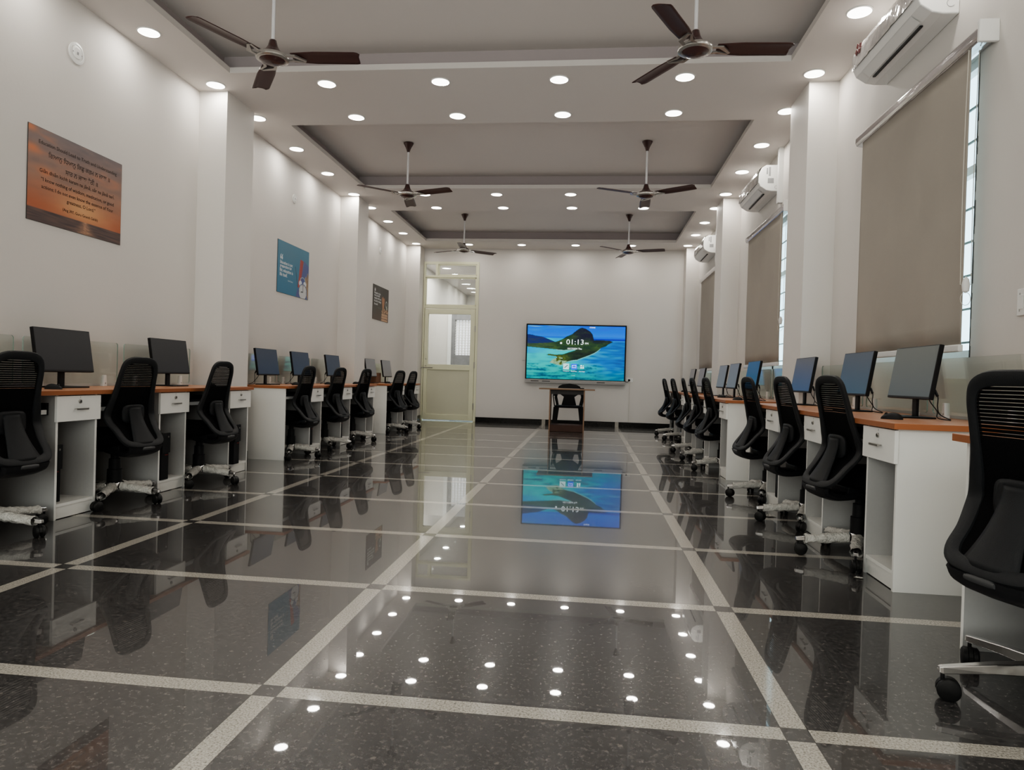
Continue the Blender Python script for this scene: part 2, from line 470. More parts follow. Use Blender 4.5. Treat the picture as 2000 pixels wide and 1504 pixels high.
# ------------------------------------------------------------------ room beyond the door
s = MB()
s.box((-6.2, YF + 0.2, -0.1), (0.5, 24.0, 0.0)); tag(s.build('floor_beyond', M['concrete']), kind='structure')
s = MB().box((-6.2, YF + 0.2, H), (0.5, 24.0, H + 0.1)); tag(s.build('ceiling_beyond', M['ceil']), kind='structure')
s = MB()
s.box((-6.3, YF + 0.2, 0), (-4.02, 24.0, H)); s.box((0.4, YF + 0.2, 0), (0.5, 24.0, H)); s.box((-4.02, 22.0, 0), (0.4, 22.2, H))
tag(s.build('wall_beyond', M['wall']), kind='structure')
# inner cross wall with the grilled window seen through the door glass
s = MB(); Y2 = 17.0
s.box((-4.05, Y2, 0), (-3.56, Y2 + 0.15, 2.6), 0)
s.box((-3.56, Y2 - 0.03, 0), (-3.47, Y2 + 0.15, 2.6), 1)
s.box((-3.47, Y2 + 0.02, 0), (-3.385, Y2 + 0.15, 2.6), 2)
s.box((-3.385, Y2, 0), (0.4, Y2 + 0.15, 1.46), 2); s.box((-3.385, Y2, 2.35), (0.4, Y2 + 0.15, 2.6), 2); s.box((-2.4, Y2, 1.46), (0.4, Y2 + 0.15, 2.35), 2)
tag(s.build('wall_partition', [M['wall'], M['white_pl'], M['concrete']]), kind='structure')
s = MB()
for i in range(12): s.box((-3.375 + i * 0.078, Y2 + 0.05, 1.46), (-3.35 + i * 0.078, Y2 + 0.065, 2.35), 0)
for i in range(14): s.box((-3.385, Y2 + 0.04, 1.50 + i * 0.065), (-2.4, Y2 + 0.05, 1.512 + i * 0.065), 0)
s.box((-3.385, Y2 + 0.1, 1.46), (-2.4, Y2 + 0.12, 2.35), 1)
tag(s.build('window_4', [M['white_pl'], M['outside']]), kind='structure')

# ------------------------------------------------------------------ door
d = empty('door_1', (DX0, YF, 0)); tag(d, kind='structure')
W_ = DX1 - DX0; y0, y1 = -0.02, 0.06
s = MB()
s.box((0, y0, 0), (0.035, y1, DZ)); s.box((W_ - 0.05, y0, 0), (W_, y1, DZ)); s.box((0.035, y0, DZ - 0.05), (W_ - 0.05, y1, DZ))
s.box((0.035, y0, 2.965), (W_ - 0.05, y1, 3.005)); s.box((0.035, y0, 2.325), (W_ - 0.05, y1, 2.385))
s.box((0.25, y0, 3.005), (0.30, y1, DZ - 0.05))
for a, b, c, e in ((0.035, 2.385, W_ - 0.05, 2.965), (0.30, 3.005, W_ - 0.05, DZ - 0.05)):   # sash rims
    s.box((a, y0 + 0.012, b), (a + 0.022, y1, e)); s.box((c - 0.022, y0 + 0.012, b), (c, y1, e))
    s.box((a, y0 + 0.012, b), (c, y1, b + 0.022)); s.box((a, y0 + 0.012, e - 0.022), (c, y1, e))
s.build('door_frame', M['frame'], d, bevel=0.003)
lf = MB(); a, b = 0.045, W_ - 0.055
lf.box((a, y0 - 0.005, 0.015), (a + 0.075, y1, 2.315)); lf.box((b - 0.095, y0 - 0.005, 0.015), (b, y1, 2.315))
lf.box((a + 0.075, y0 - 0.005, 2.21), (b - 0.095, y1, 2.315)); lf.box((a + 0.075, y0 - 0.005, 1.055), (b - 0.095, y1, 1.165))
lf.box((a + 0.075, y0 - 0.005, 0.015), (b - 0.095, y1, 0.13))
leaf = lf.build('door_leaf', M['frame'], d, bevel=0.003)
MB().box((a + 0.075, y0 + 0.02, 0.13), (b - 0.095, y0 + 0.035, 1.055)).build('lower_panel', M['panel'], leaf)
MB().box((a + 0.075, 0.02, 1.165), (b - 0.095, 0.024, 2.21)).build('glass_pane', M['pane'], leaf)
MB().box((0.035, 0.025, 2.385), (W_ - 0.05, 0.029, 2.965)).build('transom_glass', M['pane'], d)
MB().box((0.035, 0.025, 3.005), (W_ - 0.05, 0.029, 3.24)).build('top_glass', M['pane'], d)
s = MB(); s.box((0.0, y0 - 0.016, 1.085), (0.24, y0 - 0.006, 1.100)).cyl((0.09, y0 - 0.02, 1.27), (0.09, y0 - 0.003, 1.27), 0.010).cyl((0.09, y0 - 0.02, 1.135), (0.09, y0 - 0.003, 1.135), 0.009)
s.build('door_bolt', M['steel'], d)
for z in (0.25, 1.1, 1.85): MB().box((b - 0.005, y0 - 0.014, z), (b + 0.014, y0 - 0.003, z + 0.13)).build('hinge', M['steel'], d)

# ------------------------------------------------------------------ windows + blinds
ordn = ['nearest', 'middle', 'farthest']
for k, (a, b) in enumerate(WIN):
    w = empty('window_%d' % (k + 1), (XR, a, WZ0)); tag(w, kind='structure')
    L_ = b - a; Hh = WZ1 - WZ0
    s = MB(); x0, x1 = 0.09, 0.14
    for p, q in (((0.005, 0), (0.04, Hh)), ((L_ - 0.04, 0), (L_, Hh)), ((L_ / 2 - 0.03, 0), (L_ / 2 + 0.03, Hh))): s.box((x0, p[0], p[1]), (x1, q[0], q[1]))
    for z in (0, Hh - 0.05, Hh * 0.62): s.box((x0, 0.04, z), (x1, L_ - 0.04, z + 0.05))
    s.build('window_frame', M['white_pl'], w)
    MB().box((0.11, 0.04, 0.05), (0.114, L_ - 0.04, Hh - 0.05)).build('window_pane', M['pane'], w)
    s = MB()
    for i in range(9): s.box((0.17, 0.05, 0.1 + i * 0.2), (0.18, L_ - 0.05, 0.112 + i * 0.2))
    s.build('window_grille', M['dark'], w)
    # ragged dark plaster seam round the opening
    s = MB(); rnd = random.Random(k)
    zz = 0.0
    while zz < Hh:
        hh = rnd.uniform(0.02, 0.07); wd = rnd.uniform(0.002, 0.012)
        s.box((-0.001, -wd, zz), (0.012, 0.004, min(zz + hh, Hh))); zz += hh
    s.build('plaster_seam', M['plaster'], w)
    # blind
    y0b, y1b = a - 0.18, b + 0.02
    bl = empty('roller_blind', (XR, y0b, 0)); tag(bl, '%s taupe roller blind hanging over the right wall window' % ordn[k], 'blind', 'roller blinds on the right wall')
    L2 = y1b - y0b
    def fab(u, v, L2=L2, k=k):
        yy = 0.120 + u * (L2 - 0.22); z = 1.18 + v * 1.60
        amp = 0.008 * (1 - v) ** 5
        return (-0.075 + amp * math.sin(u * 19 + k) + 0.0006 * math.sin(u * 41), yy, z)
    MB().grid(fab, 60, 14).build('fabric', M['blind'], bl, smooth=True, solid=0.002)
    MB().box((-0.088, 0.12, 1.142), (-0.062, L2 - 0.10, 1.182)).build('bottom_rail', M['white_pl'], bl, bevel=0.006)
    prof = [(-0.095, 2.79), (-0.085, 2.768), (-0.03, 2.76), (0.0, 2.77), (0.0, 2.85), (-0.03, 2.862), (-0.07, 2.857), (-0.095, 2.83)]
    MB().prism(prof, 0.03, L2, 'y').build('cassette', M['plwrap'], bl, bevel=0.006)
    MB().box((-0.100, 0.0, 2.752), (0.0, 0.022, 2.868)).build('end_bracket', M['white_pl'], bl, bevel=0.004)
    c = MB()
    zb = 1.50 if k == 0 else 1.62
    for yy, xx, sw in ((0.10, -0.098, 0.0), (0.10, -0.045, 0.01)):
        zc = 2.75
        while zc > zb:
            f = (2.75 - zc) / (2.75 - zb)
            c.box((xx - 0.0022, yy - 0.0022 + 0.012 * math.sin(f * 3), zc - 0.0048), (xx + 0.0022, yy + 0.0022 + 0.012 * math.sin(f * 3), zc))
            zc -= 0.0075
        c.tube([(xx, yy + 0.012 * math.sin(3 * q / 8), 2.75 - (2.75 - zb) * q / 8) for q in range(9)], 0.0009, 5)
    c.build('bead_chain', M['cord'], bl)
    MB().lathe([(0.0, -0.045), (0.016, -0.035), (0.02, 0), (0.014, 0.03), (0.0, 0.045)], (-0.07, 0.102, zb), 12).build('chain_weight', M['white_pl'], bl, smooth=True)
    MB().tube([(-0.07 + 0.026 * math.sin(t_ * PI / 8), 0.102, zb - 0.04 - 0.035 * (1 - math.cos(t_ * PI / 8))) for t_ in range(17)], 0.0016, 6).build('chain_loop', M['cord'], bl)

# ------------------------------------------------------------------ air conditioners
for k, y0a in enumerate((4.24, 8.0, 11.75)):
    ac = empty('air_conditioner', (XR, y0a, 3.11))
    tag(ac, ['white wall air conditioner nearest the camera, front wrapped in crinkled film', 'white wall air conditioner above the middle blind, printed labels on its end', 'farthest white wall air conditioner above the last blind'][k], 'air conditioner', 'split air conditioners on the right wall')
    Lk = 0.98
    prof = [(0, 0.0), (0, 0.295), (-0.15, 0.295), (-0.20, 0.265), (-0.232, 0.20), (-0.236, 0.10), (-0.215, 0.055), (-0.15, 0.012), (-0.09, 0.0)]
    MB().prism(prof, 0.0, Lk, 'y').build('casing', M['white_pl'], ac, bevel=0.008, seg=3)
    def fr(u, v):
        i = v * 3; P = [(-0.150, 0.298), (-0.203, 0.268), (-0.236, 0.202), (-0.240, 0.095)]
        j = min(int(i), 2); f = i - j; x = P[j][0] * (1 - f) + P[j + 1][0] * f; z = P[j][1] * (1 - f) + P[j + 1][1] * f
        w_ = 0.005 * N3(u * 14, v * 5, k) + 0.003 * N3(u * 45, v * 14, k)
        return (x - 0.006 - abs(w_), 0.015 + u * (Lk - 0.03), z + w_)
    MB().grid(fr, 70, 18).build('front_panel_film', M['film'], ac, smooth=True)
    MB().add([(-0.212, 0.12, 0.050), (-0.160, 0.12, 0.012), (-0.160, 0.86, 0.012), (-0.212, 0.86, 0.050)], [(0, 1, 2, 3)]).xf(Matrix.Translation((-0.002, 0, -0.003))).build('air_flap', M['white_pl'], ac)
    MB().box((-0.150, 0.15, 0.003), (-0.132, 0.84, 0.012), rot=rotm('Y', -0.15)).xf(Matrix.Translation((0, 0, -0.004))).build('air_outlet', M['blk'], ac)
    if k > 0:
        s = MB(); s.box((-0.15, -0.002, 0.19), (-0.135, 0.0, 0.26)).box((-0.125, -0.002, 0.17), (-0.105, 0.0, 0.27)).box((-0.135, -0.002, 0.09), (-0.07, 0.0, 0.145))
        s.build('printed_label', M['grey'], ac)
        MB().tube([(-0.04 + 0.018 * math.cos(t_ * PI / 8), -0.001, 0.045 + 0.018 * math.sin(t_ * PI / 8)) for t_ in range(14)], 0.0012, 5).build('knockout', M['grey'], ac)
    else:
        MB().tube([(-0.05 + 0.022 * math.cos(t_ * PI / 8 + 1), -0.001, 0.06 + 0.022 * math.sin(t_ * PI / 8 + 1)) for t_ in range(13)], 0.0014, 5).build('knockout', M['grey'], ac)
        MB().box((-0.16, -0.002, 0.10), (-0.10, 0.0, 0.112)).build('printed_label', M['grey'], ac)
        s = MB()
        for (yy, zz, q) in ((0.80, 0.20, 0.3), (0.85, 0.215, 0.6), (0.82, 0.17, 0.2), (0.87, 0.18, 0.8)):
            s.box((-0.249, yy, zz), (-0.246, yy + 0.035, zz + 0.03), rot=rotm('X', q))
        s.build('sticker', mat('maroon_sticker', (0.12, 0.03, 0.03, 1), 0.5), ac)
# trunking beside each AC
for k, yy in enumerate((8.0, 11.75)):
    s = MB().box((XR - 0.05, yy - 0.13, 2.95), (XR + 0.002, yy - 0.07, H + 0.002)); o = s.build('pipe_trunking', M['white_pl'])
    tag(o, ['white pipe trunking running up the wall beside the middle air conditioner', 'white pipe trunking running up the wall beside the farthest air conditioner'][k], 'trunking', 'pipe trunkings')

# ------------------------------------------------------------------ ceiling lights
def light_proto():
    t_ = empty('ceiling_light', (0, 0, 0))
    MB().lathe([(0.077, -0.001), (0.088, -0.001), (0.088, -0.004), (0.084, -0.007), (0.078, -0.007), (0.077, -0.001)], n=28).build('light_frame', M['white_pl'], t_, smooth=True)
    MB().lathe([(0.0, -0.005), (0.078, -0.005)], n=28).build('diffuser', M['lightdisc'], t_)
    la = bpy.data.lights.new('lamp', 'AREA'); la.shape = 'DISK'; la.size = 0.156; la.energy = 1.75; la.color = (1.0, 0.965, 0.90)
    lo = bpy.data.objects.new('lamp', la); col.objects.link(lo); lo.location = (0, 0, -0.0056); lo.parent = t_
    return t_
lp = light_proto(); first = True
def place_light(x, y, label, group):
    global first
    o = lp if first else copy_tree(lp); first = False
    o.location = (x, y, H); tag(o, label, 'ceiling light', group)
EY = [0.32, 1.30, 2.30, 3.10, 4.06, 5.06, 6.03, 6.84, 7.80, 8.77, 9.79, 10.58, 11.52, 12.48, 13.45]
oth = ['farthest', 'second farthest', 'third farthest', 'fourth farthest', 'fifth farthest', 'sixth farthest', 'seventh farthest', 'eighth farthest', 'ninth farthest', 'tenth farthest',
       'eleventh farthest', 'twelfth farthest', 'thirteenth farthest', 'fourteenth farthest', 'fifteenth farthest', 'sixteenth farthest', 'seventeenth farthest']
for i, y in enumerate(reversed(EY)):
    place_light(-3.515, y, '%s round downlight in the line along the left wall' % oth[i], 'downlights along the left wall')
    place_light(1.80, y, '%s round downlight in the line along the right wall' % oth[i], 'downlights along the right wall')
rows = [(13.50, 'in the row in front of the far wall'), (10.57, 'in the second row from the far wall'), (9.80, 'in the third row from the far wall'),
        (6.85, 'in the row just before the middle recess'), (6.05, 'in the row just behind the front recess'),]
for y, wh in rows:
    for j, x in enumerate((-2.455, -1.40, -0.34, 0.74)):
        place_light(x, y, '%s round downlight %s' % (['leftmost', 'centre left', 'centre right', 'rightmost'][j], wh), 'downlights in cross rows')
for i, y in enumerate((16.5, 17.6, 19.3, 20.2, 21.1)):
    place_light(-3.56 - 0.02 * i, y, '%s round downlight seen through the transom glass above the door' % ['nearest', 'second nearest', 'middle', 'second farthest', 'farthest'][i], 'downlights in the room beyond')

# ------------------------------------------------------------------ ceiling fans
def fan_proto():
    f = empty('ceiling_fan')
    # z = 0 is the hub underside level; tray ceiling at +0.64
    MB().lathe([(0.062, 0.635), (0.058, 0.625), (0.03, 0.57), (0.018, 0.535), (0.016, 0.525)], n=24).build('canopy', M['fan_br'], f, smooth=True)
    MB().cyl((0, 0, 0.10), (0, 0, 0.55), 0.0125, n=14).build('downrod', M['rod'], f, smooth=True)
    MB().lathe([(0.018, 0.135), (0.024, 0.13), (0.034, 0.09), (0.055, 0.055), (0.088, 0.036), (0.090, 0.026)], n=28).build('upper_cover', M['fan_br'], f, smooth=True)
    MB().lathe([(0.0, -0.032), (0.04, -0.03), (0.075, -0.020), (0.098, -0.004), (0.104, 0.004), (0.098, 0.02)], n=32).build('motor_bowl', M['fan_br'], f, smooth=True)
    MB().lathe([(0.097, -0.010), (0.112, -0.003), (0.116, 0.008), (0.112, 0.022), (0.094, 0.028)], n=32).build('trim_ring', M['fan_si'], f, smooth=True)
    for k in range(3):
        rz = Matrix.Rotation(k * 2 * PI / 3, 4, 'Z')
        br = MB()
        br.prism([(0.095, -0.030), (0.15, -0.030), (0.225, 0.045), (0.235, 0.03), (0.175, -0.052), (0.10, -0.048)], 0.0, 0.010, 'z')
        br.prism([(0.095, 0.03), (0.15, 0.018), (0.225, 0.045), (0.22, 0.058), (0.15, 0.04), (0.10, 0.052)], 0.0, 0.010, 'z')
        b_ = br.xf(rz).build('blade_bracket', M['fan_si'], f)
        def bl(u, v):
            x = 0.14 + u * 0.49
            w0 = 0.050 + 0.015 * min(1, u * 3)
            yy = (v - 0.5) * 2
            if u > 0.93:
                q = (u - 0.93) / 0.07; w0 *= 1 - 0.35 * q * q
            return (x - (0.03 * (v) if u > 0.98 else 0), yy * w0, -0.17 * yy * w0 + 0.012 + 0.008 * (1 - yy * yy) )
        m_ = MB().grid(bl, 26, 6); m_.xf(rz).build('blade', M['fan_bl'], f, smooth=True, solid=0.004)
    return f
fp = fan_proto()
FANS = [(-2.285, 4.64, 3.125, 124, 'dark brown ceiling fan nearest the camera on the left'), (0.63, 4.66, 3.125, 123, 'dark brown ceiling fan nearest the camera on the right'),
        (-2.28, 8.23, 3.125, 100, 'left dark brown ceiling fan under the middle recess'), (0.60, 8.25, 3.125, 87, 'right dark brown ceiling fan under the middle recess'),
        (-2.245, 11.87, 3.125, 156, 'left dark brown ceiling fan nearest the far wall'), (0.60, 11.87, 3.125, 103, 'right dark brown ceiling fan nearest the far wall')]
for i, (x, y, z, a, lb) in enumerate(FANS):
    o = fp if i == 0 else copy_tree(fp)
    o.location = (x, y, z); o.rotation_euler = (0, 0, math.radians(a)); tag(o, lb, 'ceiling fan', 'ceiling fans')
# ------------------------------------------------------------------ posters on the left wall
PV = vcol_mat('printed_poster', 0.0, 0.45)
def poster(y0, z0, y1, z1, colfn, label):
    p = empty('wall_poster', (XL, y0, z0)); tag(p, label, 'poster')
    w, h = y1 - y0, z1 - z0
    MB().box((0.001, 0, 0), (0.005, w, h)).build('board', M['dark'], p)
    painted('print', 150, 104, lambda u, v: (0.0056, 0.002 + u * (w - 0.004), h - 0.002 - v * (h - 0.004)), lambda u, v: sat(colfn(u, v), 0.80), PV, p)
    def tx(body, uc, vc, wf, m, bold=0.0, height=None):
        text_mesh(body, wf * w, (0.0064, uc * w, h - vc * h), (0, 1, 0), (0, 0, 1), m, p, bold=bold, height=height)
    return tx
def colA(u, v):
    top = (124, 108, 106); midc = (168, 118, 92); low = (186, 92, 52)
    c = mixc(top, midc, v / 0.5) if v < 0.5 else mixc(midc, low, (v - 0.5) / 0.3)
    n = N3(u * 3 + 2, v * 9, 1) + 0.5 * N3(u * 8, v * 22, 3)
    c = mixc(c, (96, 86, 92), max(0, n) * 0.75 * (1 - v))
    c = mixc(c, (205, 120, 82), max(0, -n - 0.1) * 0.9 * (1 - v * 0.6))
    for (a, b, r) in ((0.04, 0.24, 0.07), (0.16, 0.45, 0.06), (0.02, 0.03, 0.06)):
        q = math.exp(-(((u - a) / r) ** 2 + ((v - b) / (r * 0.7)) ** 2)); c = mixc(c, (212, 118, 70), q)
    g = math.exp(-(((u - 0.56) / 0.28) ** 2 + ((v - 0.74) / 0.16) ** 2)); c = mixc(c, (232, 170, 104), g * 0.8)
    if v > 0.865:
        c = (92, 70, 66); rp = N3(u * 6, v * 60, 5)
        c = mixc(c, (130, 92, 78), max(0, rp)); c = mixc(c, (62, 50, 52), max(0, -rp))
        g = math.exp(-((u - 0.58) / (0.03 + (v - 0.86) * 0.5)) ** 2); c = mixc(c, (226, 160, 110), g * (0.55 + 0.5 * N3(u * 30, v * 80)))
    return c
tx = poster(4.186, 1.895, 5.107, 2.535, colA, 'orange sunset poster with dark multilingual text, largest and nearest on left wall')
I = M['ink']
tx('Education Should Lead to Truth and Understanding', 0.515, 0.155, 0.835, I, 0.004)
tx('\u0a3f\u0a17\u0a06\u0a28\u0a41 \u0a3f\u0a27\u0a06\u0a28\u0a41 \u0a3f\u0a15\u0a1b\u0a41 \u0a15\u0a30\u0a2e \u0a28 \u0a1c\u0a3e\u0a23\u0a3e \u0965', 0.52, 0.255, 0.66, I, 0.004)
tx('\u0a38\u0a3e\u0a30 \u0a28 \u0a1c\u0a3e\u0a23\u0a3e \u0a24\u0a47\u0a30\u0a40 \u0965', 0.535, 0.36, 0.35, I, 0.004)
tx('Gi\u0101n dhi\u0101n kichh karam na j\u0101n\u0101, s\u0101r na j\u0101n\u0101 ter\u012b.', 0.51, 0.45, 0.80, I, 0.006)
tx('\u201cI know nothing of wisdom, meditation, or good', 0.515, 0.54, 0.78, I, 0.006)
tx('actions; I do not even know the essence of Your', 0.515, 0.615, 0.77, I, 0.006)
tx('greatness, O Lord.\u201d', 0.535, 0.69, 0.31, I, 0.006)
tx('(Ang 397, Guru Granth Sahib)', 0.53, 0.79, 0.38, I, 0.004)
def colB(u, v):
    c = mixc((70, 130, 158), (46, 122, 160), v)
    c = mixc(c, (84, 128, 150), math.exp(-((u - 0.35) / 0.3) ** 2 - ((v - 0.2) / 0.15) ** 2) * 0.5)
    if inpoly(u, v, [(0.62, 0.72), (0.70, 0.99), (0.58, 1.0), (0.64, 0.80)]): c = (84, 86, 150)
    if inpoly(u, v, [(0.84, 0.22), (1.0, 0.31), (1.0, 1.0), (0.66, 1.0), (0.70, 0.78)]): c = (78, 92, 152)
    if inpoly(u, v, [(0.71, 0.215), (0.82, 0.235), (0.715, 0.80), (0.64, 0.80)]): c = mixc((196, 74, 62), (150, 58, 62), (u - 0.64) * 4)
    if inpoly(u, v, [(0.54, 0.40), (0.552, 0.40), (0.645, 0.80), (0.63, 0.80)]): c = (30, 60, 70)
    if inpoly(u, v, [(0.87, 0.58), (0.905, 0.52), (0.94, 0.56), (0.955, 0.44), (1.0, 0.50), (1.0, 1.0), (0.97, 1.0)]):
        c = (178, 146, 108) if int(u * 60 + v * 4) % 3 else (98, 78, 70)
    q = ((u - 0.80) / 0.085) ** 2 + ((v - 0.645) / 0.075) ** 2
    if 0.7 < q < 1.1 and v < 0.68: c = (150, 175, 190)
    for a in (0.725, 0.875):
        if ((u - a) / 0.05) ** 2 + ((v - 0.70) / 0.055) ** 2 < 1: c = (206, 212, 216)
    q = ((u - 0.81) / 0.145) ** 2 + ((v - 0.87) / 0.17) ** 2
    if q < 1: c = (62, 80, 132)
    if q < 0.8: c = (198, 200, 200)
    if q < 0.8 and abs(u - 0.815) < 0.008 and 0.74 < v < 0.88: c = (60, 60, 70)
    if q < 0.8 and abs(v - 0.875 + (u - 0.76) * 0.1) < 0.010 and 0.74 < u < 0.82: c = (30, 30, 40)
    if 0.60 < q < 0.72 and (int(math.atan2(v - 0.87, u - 0.81) * 12 / 6.283 + 12.5) % 3 == 0): c = (110, 112, 120)
    return c
tx = poster(7.872, 1.882, 8.795, 2.515, colB, 'blue poster of an alarm clock, books and pencils, middle one on left wall')
Wt = M['inkw']
tx('\u201c', 0.115, 0.305, 0.075, Wt, 0.02, 0.07)
tx('Education is not', 0.265, 0.41, 0.38, Wt, 0.02)
tx('preparation for', 0.255, 0.487, 0.355, Wt, 0.02)
tx('life; education is', 0.27, 0.564, 0.40, Wt, 0.02)
tx('life itself.', 0.185, 0.641, 0.225, Wt, 0.02)
tx('\u2013 John Dewey', 0.39, 0.735, 0.17, Wt, 0.0)
def colC(u, v):
    c = mixc((74, 68, 63), (104, 84, 70), (v - 0.5) * 2)
    c = mixc(c, (80, 80, 80), max(0, N3(u * 4, v * 4, 9)) * 0.6)
    if inpoly(u, v, [(0.545, 0.34), (0.565, 0.27), (0.60, 0.33), (0.63, 0.25), (0.68, 0.32), (0.74, 0.28), (0.75, 0.34), (0.70, 0.62), (0.60, 0.62)]): c = mixc((186, 128, 90), (150, 92, 62), abs(u - 0.65) * 8)
    q = ((u - 0.86) / 0.055) ** 2 + ((v - 0.47) / 0.10) ** 2
    if 0.55 < q < 1.1: c = (178, 190, 188)
    if inpoly(u, v, [(0.87, 0.50), (0.93, 0.56), (0.95, 0.72), (0.84, 0.72)]): c = (170, 176, 158)
    if inpoly(u, v, [(0.55, 0.72), (0.62, 0.62), (0.72, 0.60), (0.80, 0.66), (0.90, 0.62), (1.0, 0.64), (1.0, 0.76), (0.8, 0.75), (0.6, 0.78)]): c = mixc((214, 180, 140), (120, 70, 46), 0.5 + N3(u * 18, v * 26, 2))
    if inpoly(u, v, [(0.56, 0.76), (0.95, 0.78), (0.95, 1.0), (0.54, 1.0)]):
        t_ = (v - 0.76) / 0.08; c = (196, 152, 116) if (t_ % 1) > 0.16 else (84, 50, 38)
        c = mixc(c, (226, 176, 136), max(0, N3(u * 7, v * 60)))
    return c
tx = poster(11.53, 1.882, 12.455, 2.487, colC, 'dark brown poster of books and a pencil cup, farthest on left wall')
tx('\u201c', 0.12, 0.135, 0.07, Wt, 0.02, 0.06)
tx('Education is the', 0.27, 0.225, 0.38, Wt, 0.015)
tx('most powerful', 0.25, 0.305, 0.34, Wt, 0.015)
tx('weapon which can', 0.29, 0.385, 0.43, Wt, 0.015)
tx('be used to change', 0.29, 0.465, 0.43, Wt, 0.015)
tx('the world.', 0.19, 0.545, 0.23, Wt, 0.015)
tx('\u2013 Nelson Mandela', 0.40, 0.635, 0.22, M['glass_edge'], 0.0)

# round wall plates
for i, (y, z, r, lb) in enumerate(((4.60, 3.18, 0.075, 'round white wall fixture plate high above the sunset poster'), (8.30, 3.10, 0.055, 'round white wall plate high above the blue poster'), (11.88, 3.12, 0.055, 'round white wall plate high above the dark brown poster'))):
    o = MB().lathe([(r, 0.0), (r, 0.008), (r * 0.8, 0.011), (r * 0.78, 0.007), (r * 0.55, 0.009), (r * 0.5, 0.014), (0.0, 0.014)], (XL, y, z), 28, axis='x')
    o.box((XL + 0.013, y - 0.008, z - 0.010), (XL + 0.0155, y + 0.008, z + 0.010), 1); o.box((XL + 0.011, y - 0.045, z - 0.004), (XL + 0.0135, y - 0.038, z + 0.004), 1); o.box((XL + 0.011, y + 0.038, z - 0.004), (XL + 0.0135, y + 0.045, z + 0.004), 1)
    tag(o.build('wall_plate', [M['white_pl'], M['grey']], smooth=True), lb, 'wall plate', 'round wall plates')

# ------------------------------------------------------------------ interactive display
tv = empty('interactive_display', (-1.295, YF, 0.845)); tag(tv, 'large wall-mounted interactive touch display showing tropical island and clock', 'display')
TW, TH = 2.015, 1.195
MB().box((0, -0.10, 0.075), (TW, -0.02, TH)).build('casing', M['blk'], tv, bevel=0.006)
MB().box((0, -0.112, 0.0), (TW, -0.02, 0.075)).build('bottom_bezel', M['bezel'], tv, bevel=0.006)
s = MB()
for x in (0.12, 0.35, 1.45): s.box((x, -0.1135, 0.03), (x + 0.16, -0.1115, 0.045))
s.build('port_strip', M['dark'], tv)
MB().box((0.6, -0.02, 0.3), (1.4, 0.0, 0.9)).build('wall_mount', M['dark'], tv)
SX0, SX1, SZ0, SZ1 = 0.028, TW - 0.028, 0.088, TH - 0.028
HILL = [(0, .17), (.05, .18), (.08, .195), (.16, .215), (.24, .27), (.29, .305), (.29, .34), (0, .38)]
LAND = [(0, .345), (.12, .335), (.22, .325), (.30, .30), (.36, .255), (.40, .205), (.46, .155), (.50, .09), (.535, .045), (.56, .03), (.60, .05), (.645, .10), (.67, .155), (.685, .26), (.76, .255), (.85, .265), (.88, .285), (.83, .335), (.81, .37), (.76, .40), (.73, .45), (.69, .50), (.65, .535), (.58, .585), (.52, .63), (.46, .645), (.42, .67), (.37, .725), (.345, .735), (.29, .71), (.26, .685), (.275, .645), (.315, .595), (.30, .575), (.20, .555), (.225, .53), (.29, .545), (.37, .535), (.43, .495), (.50, .455), (.50, .44), (.38, .455), (.22, .435), (0, .405)]
SAND = [(.235, .69), (.27, .635), (.32, .585), (.37, .60), (.36, .65), (.42, .66), (.36, .74), (.30, .725)]
